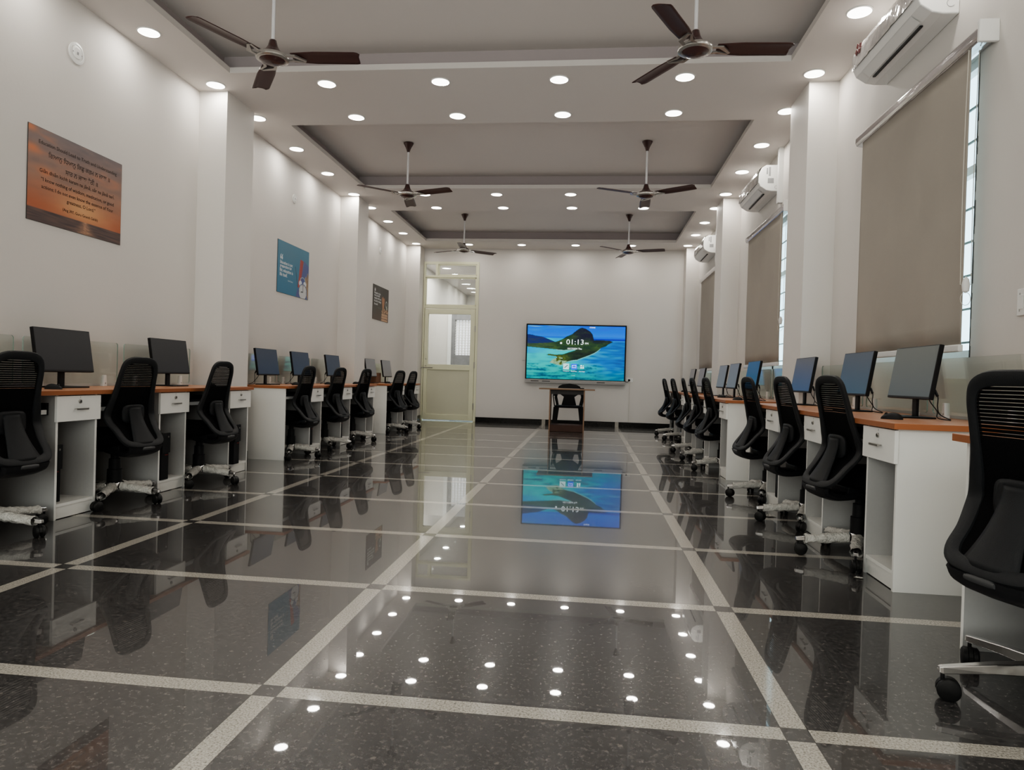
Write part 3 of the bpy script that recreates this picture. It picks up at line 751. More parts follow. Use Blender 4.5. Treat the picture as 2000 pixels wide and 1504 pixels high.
def colTV(u, v):
    n1 = N3(u * 9, v * 26, 1); n2 = N3(u * 40, v * 60, 2); n3 = N3(u * 4, v * 7, 6)
    if v < 0.235:
        c = mixc((10, 98, 200), (24, 138, 214), v / 0.235)
        if v < 0.13: c = mixc(c, (150, 200, 222), max(0, 1.2 * N3(u * 6, v * 45, 4) + 0.30) * (1 - v / 0.13) * (1 - 0.7 * min(1, max(0, (u - 0.35) * 3))))
        if v > 0.20: c = mixc(c, (20, 90, 190), 0.5)
    elif v < 0.285 and u > 0.5:
        c = (8, 58, 160) if v < 0.265 else (60, 150, 205)
    else:
        tl = mixc((20, 190, 200), (10, 170, 165), (v - 0.4) * 2)
        tr = mixc((16, 130, 190), (8, 98, 160), (u - 0.55) * 2)
        c = mixc(tl, tr, (u + 0.45 * (v < 0.45) - 0.5) * 3 + n3)
        c = mixc(c, (5, 128, 132), (v - 0.75) * 3.2)
        c = mixc(c, (4, 70, 120), max(0, n1) * (0.9 if u > 0.5 or v > 0.75 else 0.35))
        c = mixc(c, (30, 205, 200), max(0, -n1) * 0.5)
        if v > 0.72 and u < 0.72: c = mixc(c, (4, 70, 84), max(0, n2 * 0.7 + n1 * 0.9))
        if v < 0.52 and u < 0.5: c = mixc(c, (38, 200, 205), 0.5)
        if u < 0.25 and v < 0.52: c = mixc(c, (10, 120, 190), 0.5 * (1 - u * 4))
    if inpoly(u, v, HILL): c = mixc((34, 48, 96), (52, 66, 84), n1 + (v - 0.2) * 3)
    d = 0.014
    if inpoly(u, v, LAND) or inpoly(u + 0.004 * n2, v - d, LAND) and v > 0.42 and u > 0.3:
        if not inpoly(u, v, LAND): c = (150, 205, 200)
        else:
            c = mixc((26, 52, 42), (66, 88, 56), 0.45 + n1 + 0.7 * n2)
            q_ = min(1, max(0, (u - 0.44) * 9)) * min(1, max(0, (0.34 - v) * 9)); c = mixc(c, mixc((20, 24, 46), (44, 56, 54), 0.25 + n2 * 0.9 + n1), q_)
            c = mixc(c, (16, 26, 28), min(1, max(0, (v - 0.40) * 8)) * min(1, max(0, (u - 0.36) * 6)) * (0.6 + n2))
            c = mixc(c, mixc((34, 52, 30), (126, 132, 66), 0.5 + n2), min(1, max(0, (v - 0.47) * 9)) * min(1, max(0, (0.48 - u) * 7)))
            c = mixc(c, (96, 110, 84), 0.4 * min(1, max(0, (0.34 - u) * 6)))
    if inpoly(u, v, SAND) and (N3(u * 30, v * 20, 8) > -0.15 or u < 0.28): c = mixc((176, 200, 176), (130, 160, 130), 0.5 + n2)
    return c
painted('screen', 300, 170, lambda u, v: (SX0 + u * (SX1 - SX0), -0.1012, SZ1 - v * (SZ1 - SZ0)), lambda u, v: sat(colTV(u, v), 1.5), vcol_mat('lit_screen', 0.44, 0.15), tv)
SWd, SHt = SX1 - SX0, SZ1 - SZ0
def ttx(body, u, v, wf, m=None, height=None, bold=0.0):
    text_mesh(body, wf * SWd, (SX0 + u * SWd, -0.1022, SZ1 - v * SHt), (1, 0, 0), (0, 0, 1), m or M['glow'], tv, 'screen_lettering', height=height, bold=bold)
ttx('01:13', 0.492, 0.300, 0.178, height=0.103); ttx('PM', 0.612, 0.325, 0.033)
ttx('10/17/2024 Thu', 0.49, 0.425, 0.145, bold=0.01)
ttx('\u2022', 0.349, 0.325, 0.022, height=0.04)
ttx('Whiteboard', 0.408, 0.845, 0.062); ttx('EasyShare', 0.490, 0.848, 0.058); ttx('More Apps', 0.572, 0.850, 0.058)
ttx('\u2013 \u2022 \u2022', 0.482, 0.925, 0.036)
ttx('476848', 0.665, 0.025, 0.058)
def icon(u, v, w, h, m, name): 
    x = SX0 + u * SWd; z = SZ1 - v * SHt
    return MB().box((x - w / 2, -0.1022, z - h / 2), (x + w / 2, -0.1016, z + h / 2)).build(name, m, tv)
mi_w = mat('icon_pale', (0.6, 0.8, 0.8, 1), 0.5, emit=(0.50, 0.78, 0.80, 1), estr=0.45)
mi_b = mat('icon_blue', (0.02, 0.12, 0.8, 1), 0.5, emit=(0.01, 0.13, 0.85, 1), estr=0.5)
mi_d = mat('icon_dark', (0.01, 0.03, 0.06, 1), 0.5)
icon(0.408, 0.76, 0.118, 0.118, mi_w, 'app_icon'); icon(0.490, 0.762, 0.118, 0.118, mi_b, 'app_icon')
x = SX0 + 0.408 * SWd; z = SZ1 - 0.76 * SHt
MB().add([(x - 0.034, -0.1028, z - 0.022), (x - 0.028, -0.1028, z - 0.034), (x + 0.034, -0.1028, z + 0.022), (x + 0.028, -0.1028, z + 0.034)], [(0, 1, 2, 3)]).build('pen_symbol', mi_d, tv)
x = SX0 + 0.490 * SWd
s = MB()
for a, b in (((-0.040, -0.022), (-0.033, 0.026)), ((0.033, -0.022), (0.040, 0.026)), ((-0.040, 0.020), (0.040, 0.027)), ((-0.040, -0.026), (-0.014, -0.019)), ((0.014, -0.026), (0.040, -0.019))): s.box((x + a[0], -0.1030, z + a[1]), (x + b[0], -0.1024, z + b[1]))
s.add([(x - 0.012, -0.103, z - 0.024), (x + 0.012, -0.103, z - 0.024), (x, -0.103, z - 0.002)], [(0, 1, 2)])
s.build('share_symbol', M['glow'], tv)
x = SX0 + 0.572 * SWd; s = MB()
for a, b in ((-0.033, 0.006), (-0.033, -0.034), (0.008, -0.034)): s.box((x + a, -0.103, z + b), (x + a + 0.028, -0.1024, z + b + 0.028))
s.add([(x + 0.008, -0.103, z + 0.006), (x + 0.036, -0.103, z + 0.006), (x + 0.022, -0.103, z + 0.034)], [(0, 1, 2)])
s.build('apps_symbol', M['glow'], tv)

so = empty('wall_socket', (0.80, YF, 0.955)); tag(so, 'white wall socket with black plug just right of the display', 'socket')
MB().box((-0.055, -0.012, -0.045), (0.075, 0, 0.04)).build('socket_plate', M['white_pl'], so, bevel=0.003)
MB().lathe([(0.022, 0.0), (0.022, -0.02), (0.010, -0.04), (0.0, -0.042)], (0, -0.012, -0.005), 14, axis='y').build('plug', M['blk'], so)
o = MB().tube(crom([(0.80, YF - 0.045, 0.945), (0.77, YF - 0.04, 0.915), (0.735, YF - 0.03, 0.92), (0.70, YF - 0.03, 0.95)], 6, False), 0.005, 6).build('power_cable', M['blk']); tag(o, 'short black power cable looping from plug to the display', 'cable')
MB().tube([(0.015, -0.006, -0.045), (0.012, -0.006, -0.45), (0.01, -0.006, -0.845)], 0.003, 6).build('wall_cord', M['cord'], so)
o = MB().box((-1.375, YF - 0.012, 1.285), (-1.315, YF, 1.30)).build('wall_clip', M['steel']); tag(o, 'small metal clip on far wall left of the display', 'clip')
# switch plate near the right edge of the picture
sw = empty('switch_plate', (XR, 3.42, 1.30)); tag(sw, 'white switch plate on right wall at the picture edge', 'switch')
MB().box((-0.014, 0, 0), (0, 0.16, 0.13)).build('plate', M['white_pl'], sw, bevel=0.003)
for i in range(3): MB().box((-0.019, 0.02 + i * 0.045, 0.03), (-0.013, 0.05 + i * 0.045, 0.10)).build('switch', M['white_pl'], sw, bevel=0.003)
MB().box((-0.015, 0.135, 0.02), (-0.013, 0.14, 0.11)).build('mark', M['grey'], sw)

# ------------------------------------------------------------------ podium table + plastic chair
pd = empty('podium_table', (-0.375, 12.10, 0)); tag(pd, 'brown wooden podium table with thin top in front of display', 'table')
MB().box((-0.31, 0, 0), (-0.29, 0.42, 0.745)).build('side_panel', M['brown_edge'], pd); MB().box((0.29, 0, 0), (0.31, 0.42, 0.745)).build('side_panel', M['brown_edge'], pd)
MB().box((-0.29, 0.02, 0.665), (0.29, 0.04, 0.745)).build('apron', M['dark'], pd)
MB().box((-0.29, 0.01, 0.005), (0.29, 0.41, 0.125)).build('base_box', M['brown'], pd, bevel=0.002)
MB().box((-0.495, -0.03, 0.745), (0.485, 0.46, 0.768)).build('table_top', M['brown_edge'], pd, bevel=0.002)
o = MB().box((-0.16, 12.20, 0.768), (-0.08, 12.24, 0.785)).build('remote_control', M['blk'], bevel=0.004); tag(o, 'small black remote control lying on the podium top', 'remote')
pc = empty('plastic_chair', (-0.365, 12.86, 0)); tag(pc, 'black moulded plastic armchair standing behind the podium table', 'chair')
K = M['blk2']
# cut-out backrest
s = MB()
def bx(poly): s.prism(poly, -0.012, 0.012, 'y')
bx([(-0.20, 0.80), (-0.13, 0.835), (0.0, 0.85), (0.13, 0.835), (0.20, 0.80), (0.235, 0.72), (-0.235, 0.72)])
bx([(-0.235, 0.72), (0.235, 0.72), (0.22, 0.68), (0.10, 0.60), (-0.10, 0.60), (-0.22, 0.68)])
bx([(-0.10, 0.60), (0.10, 0.60), (0.14, 0.44), (-0.14, 0.44)])
bx([(-0.27, 0.66), (-0.235, 0.72), (-0.20, 0.70), (-0.225, 0.60), (-0.19, 0.44), (-0.24, 0.44), (-0.275, 0.58)])
bx([(0.27, 0.66), (0.275, 0.58), (0.24, 0.44), (0.19, 0.44), (0.225, 0.60), (0.20, 0.70), (0.235, 0.72)])
s.xf(Matrix.Translation((0, 0.20, 0)))
s.build('backrest', K, pc)
MB().box((-0.25, -0.22, 0.405), (0.25, 0.22, 0.445)).build('seat', K, pc, bevel=0.012)
for sx in (-1, 1):
    for sy, yy in ((-1, -0.20), (1, 0.21)):
        w0, w1 = 0.045, 0.03
        xa = sx * 0.225; xb = sx * 0.265; yb = yy + sy * 0.03
        v = [(xa - w0, yy - 0.02, 0.42), (xa + w0, yy - 0.02, 0.42), (xa + w0, yy + 0.02, 0.42), (xa - w0, yy + 0.02, 0.42), (xb - w1, yb - 0.02, 0.0), (xb + w1, yb - 0.02, 0.0), (xb + w1, yb + 0.02, 0.0), (xb - w1, yb + 0.02, 0.0)]
        MB().add(v, [(0, 1, 2, 3), (7, 6, 5, 4), (0, 4, 5, 1), (1, 5, 6, 2), (2, 6, 7, 3), (3, 7, 4, 0)]).build('leg', K, pc)
    MB().sweep(crom([(sx * 0.27, 0.20, 0.64), (sx * 0.285, 0.05, 0.645), (sx * 0.285, -0.15, 0.64), (sx * 0.275, -0.21, 0.58), (sx * 0.25, -0.21, 0.43)], 5, False), [(1, 0, 0)] * 21, [0.03] * 21, [0.01] * 21, closed=False).build('armrest', K, pc)

# ------------------------------------------------------------------ office chair (sitter faces +x)
def make_chair():
    c = empty('office_chair')
    half = [(-0.196, 0.0, 0.972), (-0.196, 0.075, 0.969), (-0.193, 0.122, 0.948), (-0.184, 0.142, 0.900), (-0.166, 0.150, 0.83), (-0.146, 0.158, 0.75), (-0.124, 0.176, 0.665), (-0.112, 0.188, 0.605),
            (-0.130, 0.184, 0.560), (-0.172, 0.166, 0.505), (-0.220, 0.155, 0.445), (-0.246, 0.112, 0.414), (-0.254, 0.0, 0.408)]
    wid = [0.025, 0.024, 0.021, 0.017, 0.017, 0.019, 0.025, 0.030, 0.029, 0.027, 0.027, 0.025, 0.025]
    thk = [0.013, 0.013, 0.013, 0.013, 0.013, 0.013, 0.013, 0.013, 0.012, 0.012, 0.013, 0.015, 0.015]
    loop = [h + (w_, t_) for h, w_, t_ in zip(half, wid, thk)]
    loop = loop + [(x, -y, z, w_, t_) for (x, y, z, w_, t_) in reversed(loop[1:-1])]
    lp_ = crom(loop, 5)
    nor = []
    for (x, y, z, _, _) in lp_:
        if z > 0.66: nor.append(Vector((0.92, 0, 0.40 if z < 0.9 else 0.3)).normalized())
        elif z > 0.60: nor.append(Vector((1, 0, 0)))
        else: nor.append(Vector((0.75, 0, -0.62)).normalized())
    MB().sweep([p[:3] for p in lp_], nor, [p[3] for p in lp_], [p[4] for p in lp_], n=12).build('back_frame', M['blk2'], c, smooth=True)
    # woven back: open slits at the top, closed below
    def prof(z):
        P = [(0.985, -0.194, 0.090), (0.955, -0.192, 0.115), (0.905, -0.183, 0.136), (0.83, -0.164, 0.146), (0.75, -0.143, 0.154), (0.67, -0.119, 0.170), (0.60, -0.108, 0.182), (0.55, -0.134, 0.176), (0.50, -0.172, 0.162), (0.45, -0.212, 0.148), (0.415, -0.240, 0.112)]
        for (z1, x1, w1), (z0, x0, w0) in zip(P, P[1:]):
            if z >= z0:
                t_ = (z - z0) / (z1 - z0); return x0 + (x1 - x0) * t_, w0 + (w1 - w0) * t_
        return P[-1][1], P[-1][2]
    def surf(z, v):
        x, w_ = prof(z); a = (v - 0.5) * 2
        return (x + 0.006 * (1 - a * a) - 0.004, a * w_, z)
    m_ = MB(); m_.grid(lambda u, v: surf(0.416 + 0.379 * v, u), 16, 26)
    m_.build('woven_back', M['mesh'], c, smooth=True, solid=0.004)
    m_ = MB(); zz = 0.797
    while zz < 0.955:
        m_.grid(lambda u, v: surf(zz + 0.0092 * v, u), 12, 1); zz += 0.0116
    m_.build('slatted_weave', M['mesh'], c, smooth=True, solid=0.002)
    # lumbar pad and curved spine
    def pad(u, v):
        a = (u - 0.5) * 2; b = (v - 0.5) * 2
        r_ = (abs(a) ** 4 + abs(b) ** 4) ** 0.25
        sc_ = max(abs(a), abs(b)) / r_ if r_ > 1e-6 else 1
        a *= sc_; b *= sc_
        return (-0.138 - 0.012 * (1 - a * a), a * 0.092, 0.612 + b * 0.062)
    MB().grid(pad, 12, 10).build('lumbar_pad', M['blk2'], c, smooth=True, solid=0.016)
    def spine(u, v):
        a = (u - 0.5) * 2; t_ = v
        x = -0.166 - 0.096 * t_ ** 1.5; z = 0.655 - 0.240 * t_
        w_ = 0.050 + 0.048 * t_ ** 2
        return (x + 0.016 * a * a, a * w_, z)
    MB().grid(spine, 8, 16).build('back_spine', M['blk2'], c, smooth=True, solid=0.012)
    # lower shell under the seat
    pts = crom([(-0.250, 0, 0.398), (-0.238, 0, 0.368), (-0.18, 0, 0.348), (-0.10, 0, 0.350), (0.0, 0, 0.365)], 5, False)
    k = len(pts)
    MB().sweep(pts, [(0, 0, 1)] * k, [0.145 - 0.05 * i / k for i in range(k)], [0.030 - 0.008 * i / k for i in range(k)], closed=False).build('lower_shell', M['blk'], c, smooth=True)
    MB().lathe([(0, -0.055), (0.009, -0.052), (0.012, -0.03), (0.012, 0.03), (0.009, 0.052), (0, 0.055)], (-0.272, 0, 0.384), 10, axis='y').build('shell_slot', M['slot'], c, smooth=True)
    # seat
    def seat(u, v):
        a = u * 2 * PI; r_ = min(1, v * 1.0)
        ca, sa = math.cos(a), math.sin(a)
        e = 0.5
        px_ = math.copysign(abs(ca) ** e, ca) * 0.215; py_ = math.copysign(abs(sa) ** e, sa) * 0.225
        return px_, py_
    m_ = MB(); ring = []
    for (sc_, z) in ((0.0, 0.402), (0.90, 0.402), (0.98, 0.415), (1.0, 0.445), (0.985, 0.478), (0.93, 0.493), (0.0, 0.486)):
        ring.append((sc_, z))
    nn = 40; vs = []; fs = []
    for sc_, z in ring:
        for i in range(nn):
            px_, py_ = seat(i / nn, 1); vs.append((0.085 + px_ * sc_, py_ * sc_, z))
    for j in range(len(ring) - 1):
        for i in range(nn):
            l = (i + 1) % nn; fs.append((j * nn + i, j * nn + l, (j + 1) * nn + l, (j + 1) * nn + i))
    m_.add(vs, fs).build('seat', M['fabric'], c, smooth=True)
    s = MB(); s.box((-0.12, -0.09, 0.352), (0.12, 0.09, 0.402)); s.build('tilt_mechanism', M['blk'], c, bevel=0.008)
    MB().tube([(0.02, 0.08, 0.372), (0.02, 0.17, 0.372), (0.0, 0.215, 0.367), (-0.02, 0.235, 0.362)], [0.006, 0.006, 0.010, 0.007], 8).build('lever', M['blk'], c)
    MB().tube([(-0.05, -0.08, 0.372), (-0.06, -0.17, 0.368), (-0.07, -0.21, 0.362)], [0.006, 0.006, 0.010], 8).build('lever', M['blk'], c)
    MB().lathe([(0.0, 0.352), (0.026, 0.352), (0.026, 0.30), (0.036, 0.30), (0.038, 0.23), (0.046, 0.228), (0.047, 0.135), (0.0, 0.135)], n=20).build('gas_lift_cover', M['blk'], c, smooth=True)
    MB().lathe([(0.0, 0.085), (0.048, 0.085), (0.055, 0.10), (0.055, 0.128), (0.045, 0.142), (0.0, 0.142)], n=24).build('base_hub', M['chrome'], c, smooth=True)
    rw = random.Random(3)
    for k in range(5):
        a = 2 * PI * k / 5; R4 = Matrix.Rotation(a, 4, 'Z')
        vs = []
        for (x, hw, z0, z1) in ((0.04, 0.026, 0.096, 0.132), (0.17, 0.021, 0.092, 0.120), (0.315, 0.014, 0.078, 0.100), (0.325, 0.010, 0.080, 0.097)):
            vs += [(x, -hw, z0), (x, hw, z0), (x, hw * 0.75, z1), (x, -hw * 0.75, z1)]
        fs = [(3, 2, 1, 0), (12, 13, 14, 15)]
        for j in range(3):
            for i in range(4): fs.append((j * 4 + i, j * 4 + (i + 1) % 4, j * 4 + 4 + (i + 1) % 4, j * 4 + 4 + i))
        leg = MB().add(vs, fs).xf(R4).build('base_leg', M['chrome'], c, bevel=0.003); leg['k'] = k
        def wr(u, v, k=k):
            x = 0.055 + v * 0.225; aa = u * 2 * PI
            rad = 0.034 - 0.008 * v
            if v > 0.94: rad *= 1.15
            rad *= 1 + 0.22 * N3(v * 9 + k * 3, math.cos(aa) * 1.6, math.sin(aa) * 1.6) + 0.12 * N3(v * 34, math.cos(aa) * 5, math.sin(aa) * 5 + k)
            zc = 0.113 - 0.024 * v
            return (x, rad * math.cos(aa), zc + rad * 0.86 * math.sin(aa))
        w_ = MB().grid(wr, 22, 26).xf(R4).build('bubble_wrap_cover', M['wrap'], leg, smooth=True); 
        # caster
        sw_ = rw.uniform(-1.2, 1.2) + (PI if rw.random() < 0.5 else 0)
        R5 = R4 @ Matrix.Translation((0.312, 0, 0)) @ Matrix.Rotation(sw_, 4, 'Z') @ Matrix.Translation((-0.016, 0, 0))
        cs = MB().cyl((0.016, 0, 0.050), (0.016, 0, 0.082), 0.006, n=10)
        hood = [(0.034 * math.cos(t_), 0.034 * math.sin(t_) + 0.0325) for t_ in [PI * (0.0 + q / 10 * 1.15) for q in range(11)]]
        cs.prism(hood, -0.006, 0.006, 'y')
        cst = cs.xf(R5).build('caster', M['rubber'], c)
        wl = MB()
        for sy in (-1, 1): wl.lathe([(0.0, sy * 0.008), (0.0325, sy * 0.008), (0.0325, sy * 0.020), (0.026, sy * 0.025), (0.0, sy * 0.027)], (0, 0, 0.0325), 22, axis='y')
        wl.xf(R5).build('twin_wheel', M['rubber'], cst, smooth=True)
    return c
ch0 = make_chair(); BASE = ('base_leg', 'caster', 'base_hub')
used_ch = False
OBST = []
for yy in (3.10, 4.085, 5.07, 6.83, 7.815, 8.80, 10.43, 11.415): OBST.append((-3.75, -3.125, yy + 0.985 - 0.345, yy + 0.985))
for yy in (3.10, 6.83, 10.43): OBST.append((-3.75, -3.125, yy, yy + 0.02))
for yy, fx in ((1.675, 1.36), (3.31, 1.41), (4.275, 1.41), (5.24, 1.41), (6.83, 1.345), (7.795, 1.345), (8.76, 1.345), (10.62, 1.46), (11.585, 1.46)):
    OBST.append((fx - 0.005, 2.04, yy, yy + 0.347))
    if yy in (1.675, 5.24, 8.76, 11.585): OBST.append((fx - 0.005, 2.04, yy + 0.945 - 0.018, yy + 0.965))
def best_base(x, y, want):
    best = None
    for dd in range(-36, 37):
        pen = 0.0
        for k in range(5):
            a = math.radians(want + dd + 72 * k)
            for rr, mg in ((0.31, 0.036), (0.22, 0.03)):
                px_, py_ = x + rr * math.cos(a), y + rr * math.sin(a)
                for (x0, x1, y0_, y1_) in OBST:
                    ex = min(px_ + mg - x0, x1 + mg - px_, py_ + mg - y0_, y1_ + mg - py_)
                    if ex > 0: pen += ex * 1000 + 5
        c_ = pen + abs(dd) * 0.1
        if best is None or c_ < best[0]: best = (c_, want + dd)
    return best[1]
def place_chair(x, y, rz, base_rz, label, group, bare=()):
    """bare: legs whose wrap is pushed up towards the hub"""
    global used_ch
    o = ch0 if not used_ch else copy_tree(ch0); used_ch = True
    base_rz = best_base(x, y, base_rz)
    o.location = (x, y, 0); o.rotation_euler = (0, 0, math.radians(rz))
    for q in o.children:
        if q.name.split('.')[0] in BASE: q.rotation_euler = (0, 0, math.radians(base_rz - rz))
    tag(o, label, 'office chair', group)
    return o
chairs = []
LG, RG = 'office chairs along the left desks', 'office chairs along the right desks'
LCH = [(-3.200, 3.35, 175, 3, 'black mesh office chair cut by the left edge, nearest of the left row'), (-3.200, 4.355, 172, 2, 'second black mesh office chair from the camera in left row'),
       (-3.155, 5.301, 179, 40, 'third black mesh office chair from the camera in left row'), (-3.20, 7.15, 178, 26, 'fourth black mesh office chair from the camera in left row'),
       (-3.198, 8.10, 174, 36, 'fifth black mesh office chair from the camera in left row'), (-3.208, 9.12, 174, 8, 'sixth black mesh office chair from the camera in left row'),
       (-3.19, 10.78, 167, -25, 'second last black mesh office chair of left row near door'), (-3.20, 11.62, 171, -12, 'last black mesh office chair of left row near door')]
RCH = [(1.400, 2.19, 16, 118, 'black mesh office chair cut by the right edge, nearest the camera'), (1.488, 3.925, 8, 128, 'black mesh chair at the first full desk of right row'),
       (1.492, 4.84, 4, 145, 'black mesh chair at the second full desk of right row'), (1.488, 5.84, 5, 170, 'black mesh chair at the third full desk of right row'),
       (1.430, 7.52, 4, 150, 'black mesh chair at the first desk of middle right group'), (1.435, 8.50, 1, 130, 'black mesh chair at the second desk of middle right group'),
       (1.440, 9.32, -2, 165, 'black mesh chair at the third desk of middle right group'), (1.530, 11.25, 5, 150, 'second last black mesh chair of the right row'),
       (1.500, 12.22, 5, 189, 'last black mesh chair of the right row, by far wall')]
for q in LCH: chairs.append(place_chair(*q, LG))
for q in RCH: chairs.append(place_chair(*q, RG))
# on the chair at the right edge two legs are already unwrapped
for q in list(chairs[8].children):
    if q.name.startswith('base_leg') and q.get('k') in (0, 1):
        for w in list(q.children): bpy.data.objects.remove(w)

# ------------------------------------------------------------------ desks.  local: x towards the wall, y along the row; pedestal at low y
def make_desk(x, y, rz, W, D, label, group, end_leg=False, over=(0, 0), outer=False):
    d_ = empty('computer_desk', (x, y, 0), rz); tag(d_, label, 'desk', group)
    TT, TB = 0.775, 0.748
    s = MB().box((-0.035, -over[0] + 0.0008, TB), (D, W + over[1] - 0.0008, TT))
    o = s.build('desk_top', [M['wood'], M['wood_edge']], d_, bevel=0.0015)
    for p in o.data.polygons:
        if abs(p.normal.z) < 0.5: p.material_index = 1
    P = 0.345
    pd_ = MB()
    pd_.box((0, 0.002, 0), (D - 0.02, 0.020, TB)).box((0, P - 0.018, 0), (D - 0.02, P, TB))
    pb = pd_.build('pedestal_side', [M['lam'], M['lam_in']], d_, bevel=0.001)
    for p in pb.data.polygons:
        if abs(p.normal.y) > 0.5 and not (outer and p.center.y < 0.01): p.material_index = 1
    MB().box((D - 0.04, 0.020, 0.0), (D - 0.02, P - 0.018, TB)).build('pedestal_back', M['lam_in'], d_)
    s = MB().box((0.004, 0.020, 0.075), (D - 0.04, P - 0.018, 0.093)); s.build('bottom_shelf', M['lam'], d_)
    MB().box((0.010, 0.020, 0.004), (0.026, P - 0.018, 0.0745)).build('plinth', M['lam'], d_)
    dr = MB().box((-0.018, -0.008, 0.588), (0.0, P + 0.012, 0.742)).build('drawer', M['lam'], d_, bevel=0.0015)
    MB().box((0.0, 0.024, 0.60), (0.42, P - 0.022, 0.735)).build('drawer_box', M['lam_in'], dr)
    s = MB().box((-0.042, 0.125, 0.655), (-0.034, 0.225, 0.667)).box((-0.036, 0.130, 0.658), (-0.018, 0.138, 0.664)).box((-0.036, 0.212, 0.658), (-0.018, 0.220, 0.664))
    s.build('drawer_handle', M['steel'], dr, bevel=0.002)
    s = MB().lathe([(0.012, -0.018), (0.012, -0.023), (0.009, -0.025), (0, -0.025)], (0, 0.175, 0.706), 14, axis='x'); s.box((-0.0262, 0.1735, 0.700), (-0.0248, 0.1765, 0.712), 1)
    s.build('drawer_lock', [M['steel'], M['blk']], dr)
    MB().box((-0.0186, 0.170, 0.727), (-0.0179, 0.173, 0.736)).build('lock_mark', M['grey'], dr)
    # knee space: modesty panel, keyboard tray
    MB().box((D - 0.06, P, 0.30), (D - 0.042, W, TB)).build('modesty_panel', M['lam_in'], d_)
    tr = MB().box((0.05, P + 0.03, 0.640), (0.36, W - 0.03, 0.655)).build('keyboard_tray', M['dark'], d_)
    MB().box((0.035, P + 0.03, 0.634), (0.05, W - 0.03, 0.660)).build('tray_edge', M['white_pl'], tr)
    for yy in (P + 0.004, W - 0.026): MB().box((0.045, yy, 0.628), (0.33, yy + 0.022, 0.70)).build('tray_rail', M['blk'], tr)
    MB().box((0.10, P + 0.08, 0.655), (0.23, W - 0.08, 0.675)).build('keyboard_pad', M['blk'], tr)
    if end_leg:
        ep = MB().box((0, W - 0.018, 0), (D - 0.02, W, TB)).build('end_panel', [M['lam'], M['lam_in']], d_, bevel=0.001)
        for p in ep.data.polygons:
            if p.normal.y < -0.5: p.material_index = 1
    return d_
WL, WRt = 0.985, 0.965
DLx, DRx = -3.13, (1.36, 1.41, 1.345, 1.46)
gl_, gr_ = 'computer desks along the left wall', 'computer desks along the right wall'
names = ['nearest white computer desk of left row with cherry top, cut by left edge', 'second white desk of left row from the camera', 'third white desk of left row, against the first pillar',
         'fourth white desk of left row, just beyond the first pillar', 'fifth white desk of left row from the camera', 'sixth white desk of left row, against the second pillar',
         'second last white desk of left row near the door', 'last white desk of left row near the door']
LY = [3.10, 4.085, 5.07, 6.83, 7.815, 8.80, 10.43, 11.415]
for i, yy in enumerate(LY):
    first_ = i in (0, 3, 6); last_ = i in (2, 5, 7)
    make_desk(DLx, yy + WL, PI, WL, 0.61, names[i], gl_, end_leg=first_, over=(0.03 if last_ else 0, 0.02 if first_ else 0))
rn = ['white desk nearest the camera at right edge, grey side showing', 'first full white desk of right row, large end panel facing camera', 'second full white desk of right row', 'third full white desk of right row, before the pillar',
      'first white desk of middle right group, just beyond the pillar', 'second white desk of middle right group', 'third white desk of middle right group',
      'second last white desk of right row near far wall', 'last white desk of right row near far wall']
RY = [(1.675, 0), (3.31, 1), (4.275, 1), (5.24, 1), (6.83, 2), (7.795, 2), (8.76, 2), (10.62, 3), (11.585, 3)]
for i, (yy, g) in enumerate(RY):
    first_ = i in (0, 1, 4, 7); last_ = i in (0, 3, 6, 8)
    Wd = WRt if i != 3 else 0.945
    make_desk(DRx[g], yy, 0, Wd, 2.045 - DRx[g], rn[i], gr_, end_leg=last_, over=(0.042 if first_ else 0, 0.035 if i in (0, 6, 8) else 0), outer=first_)

# glass partitions behind the desks
oL = ['nearest', 'second', 'third', 'fourth', 'fifth', 'sixth', 'seventh', 'last']
def glassp(x, y, L2, label, group, sgn):
    g = empty('glass_partition', (x, y, 0.775)); tag(g, label, 'glass panel', group)
    r_ = 0.02; poly = []
    for (cy, cz, a0) in ((L2 - r_, 0.335 - r_, 0), (r_, 0.335 - r_, 90), (r_, 0.02 + r_, 180), (L2 - r_, 0.02 + r_, 270)):
        for q in range(5):
            a = math.radians(a0 + q * 22.5); poly.append((cy + r_ * math.cos(a), cz + r_ * math.sin(a)))
    m_ = MB().prism(poly, -0.004, 0.004, 'x'); o = m_.build('glass_sheet', [M['glass'], M['glass_edge']], g)
    for p in o.data.polygons:
        if abs(p.normal.x) < 0.5: p.material_index = 1
    for yy in (L2 * 0.16, L2 * 0.84):
        cl = MB().prism([(-0.020, 0.0), (0.020, 0.0), (0.011, 0.085), (-0.011, 0.085)], -0.014, 0.014, 'x').xf(Matrix.Translation((0, yy, 0.0)))
        c_ = cl.build('glass_clamp', M['white_pl'], g, bevel=0.002)
        MB().cyl((sgn * 0.0135, yy, 0.022), (sgn * 0.0155, yy, 0.022), 0.006, n=10).build('clamp_screw', M['steel'], c_)
for i, yy in enumerate(LY): glassp(XL + 0.060, yy + 0.035, WL - 0.075, '%s clear glass screen behind the left row desks' % oL[i], 'glass screens along the left wall', 1)
oR = ['nearest', 'second', 'third', 'fourth', 'fifth', 'sixth', 'seventh', 'eighth', 'last']
for i, (yy, g) in enumerate(RY): glassp(XR - 0.07, yy + 0.03, WRt - 0.07, '%s clear glass screen behind the right row desks' % oR[i], 'glass screens along the right wall', -1)

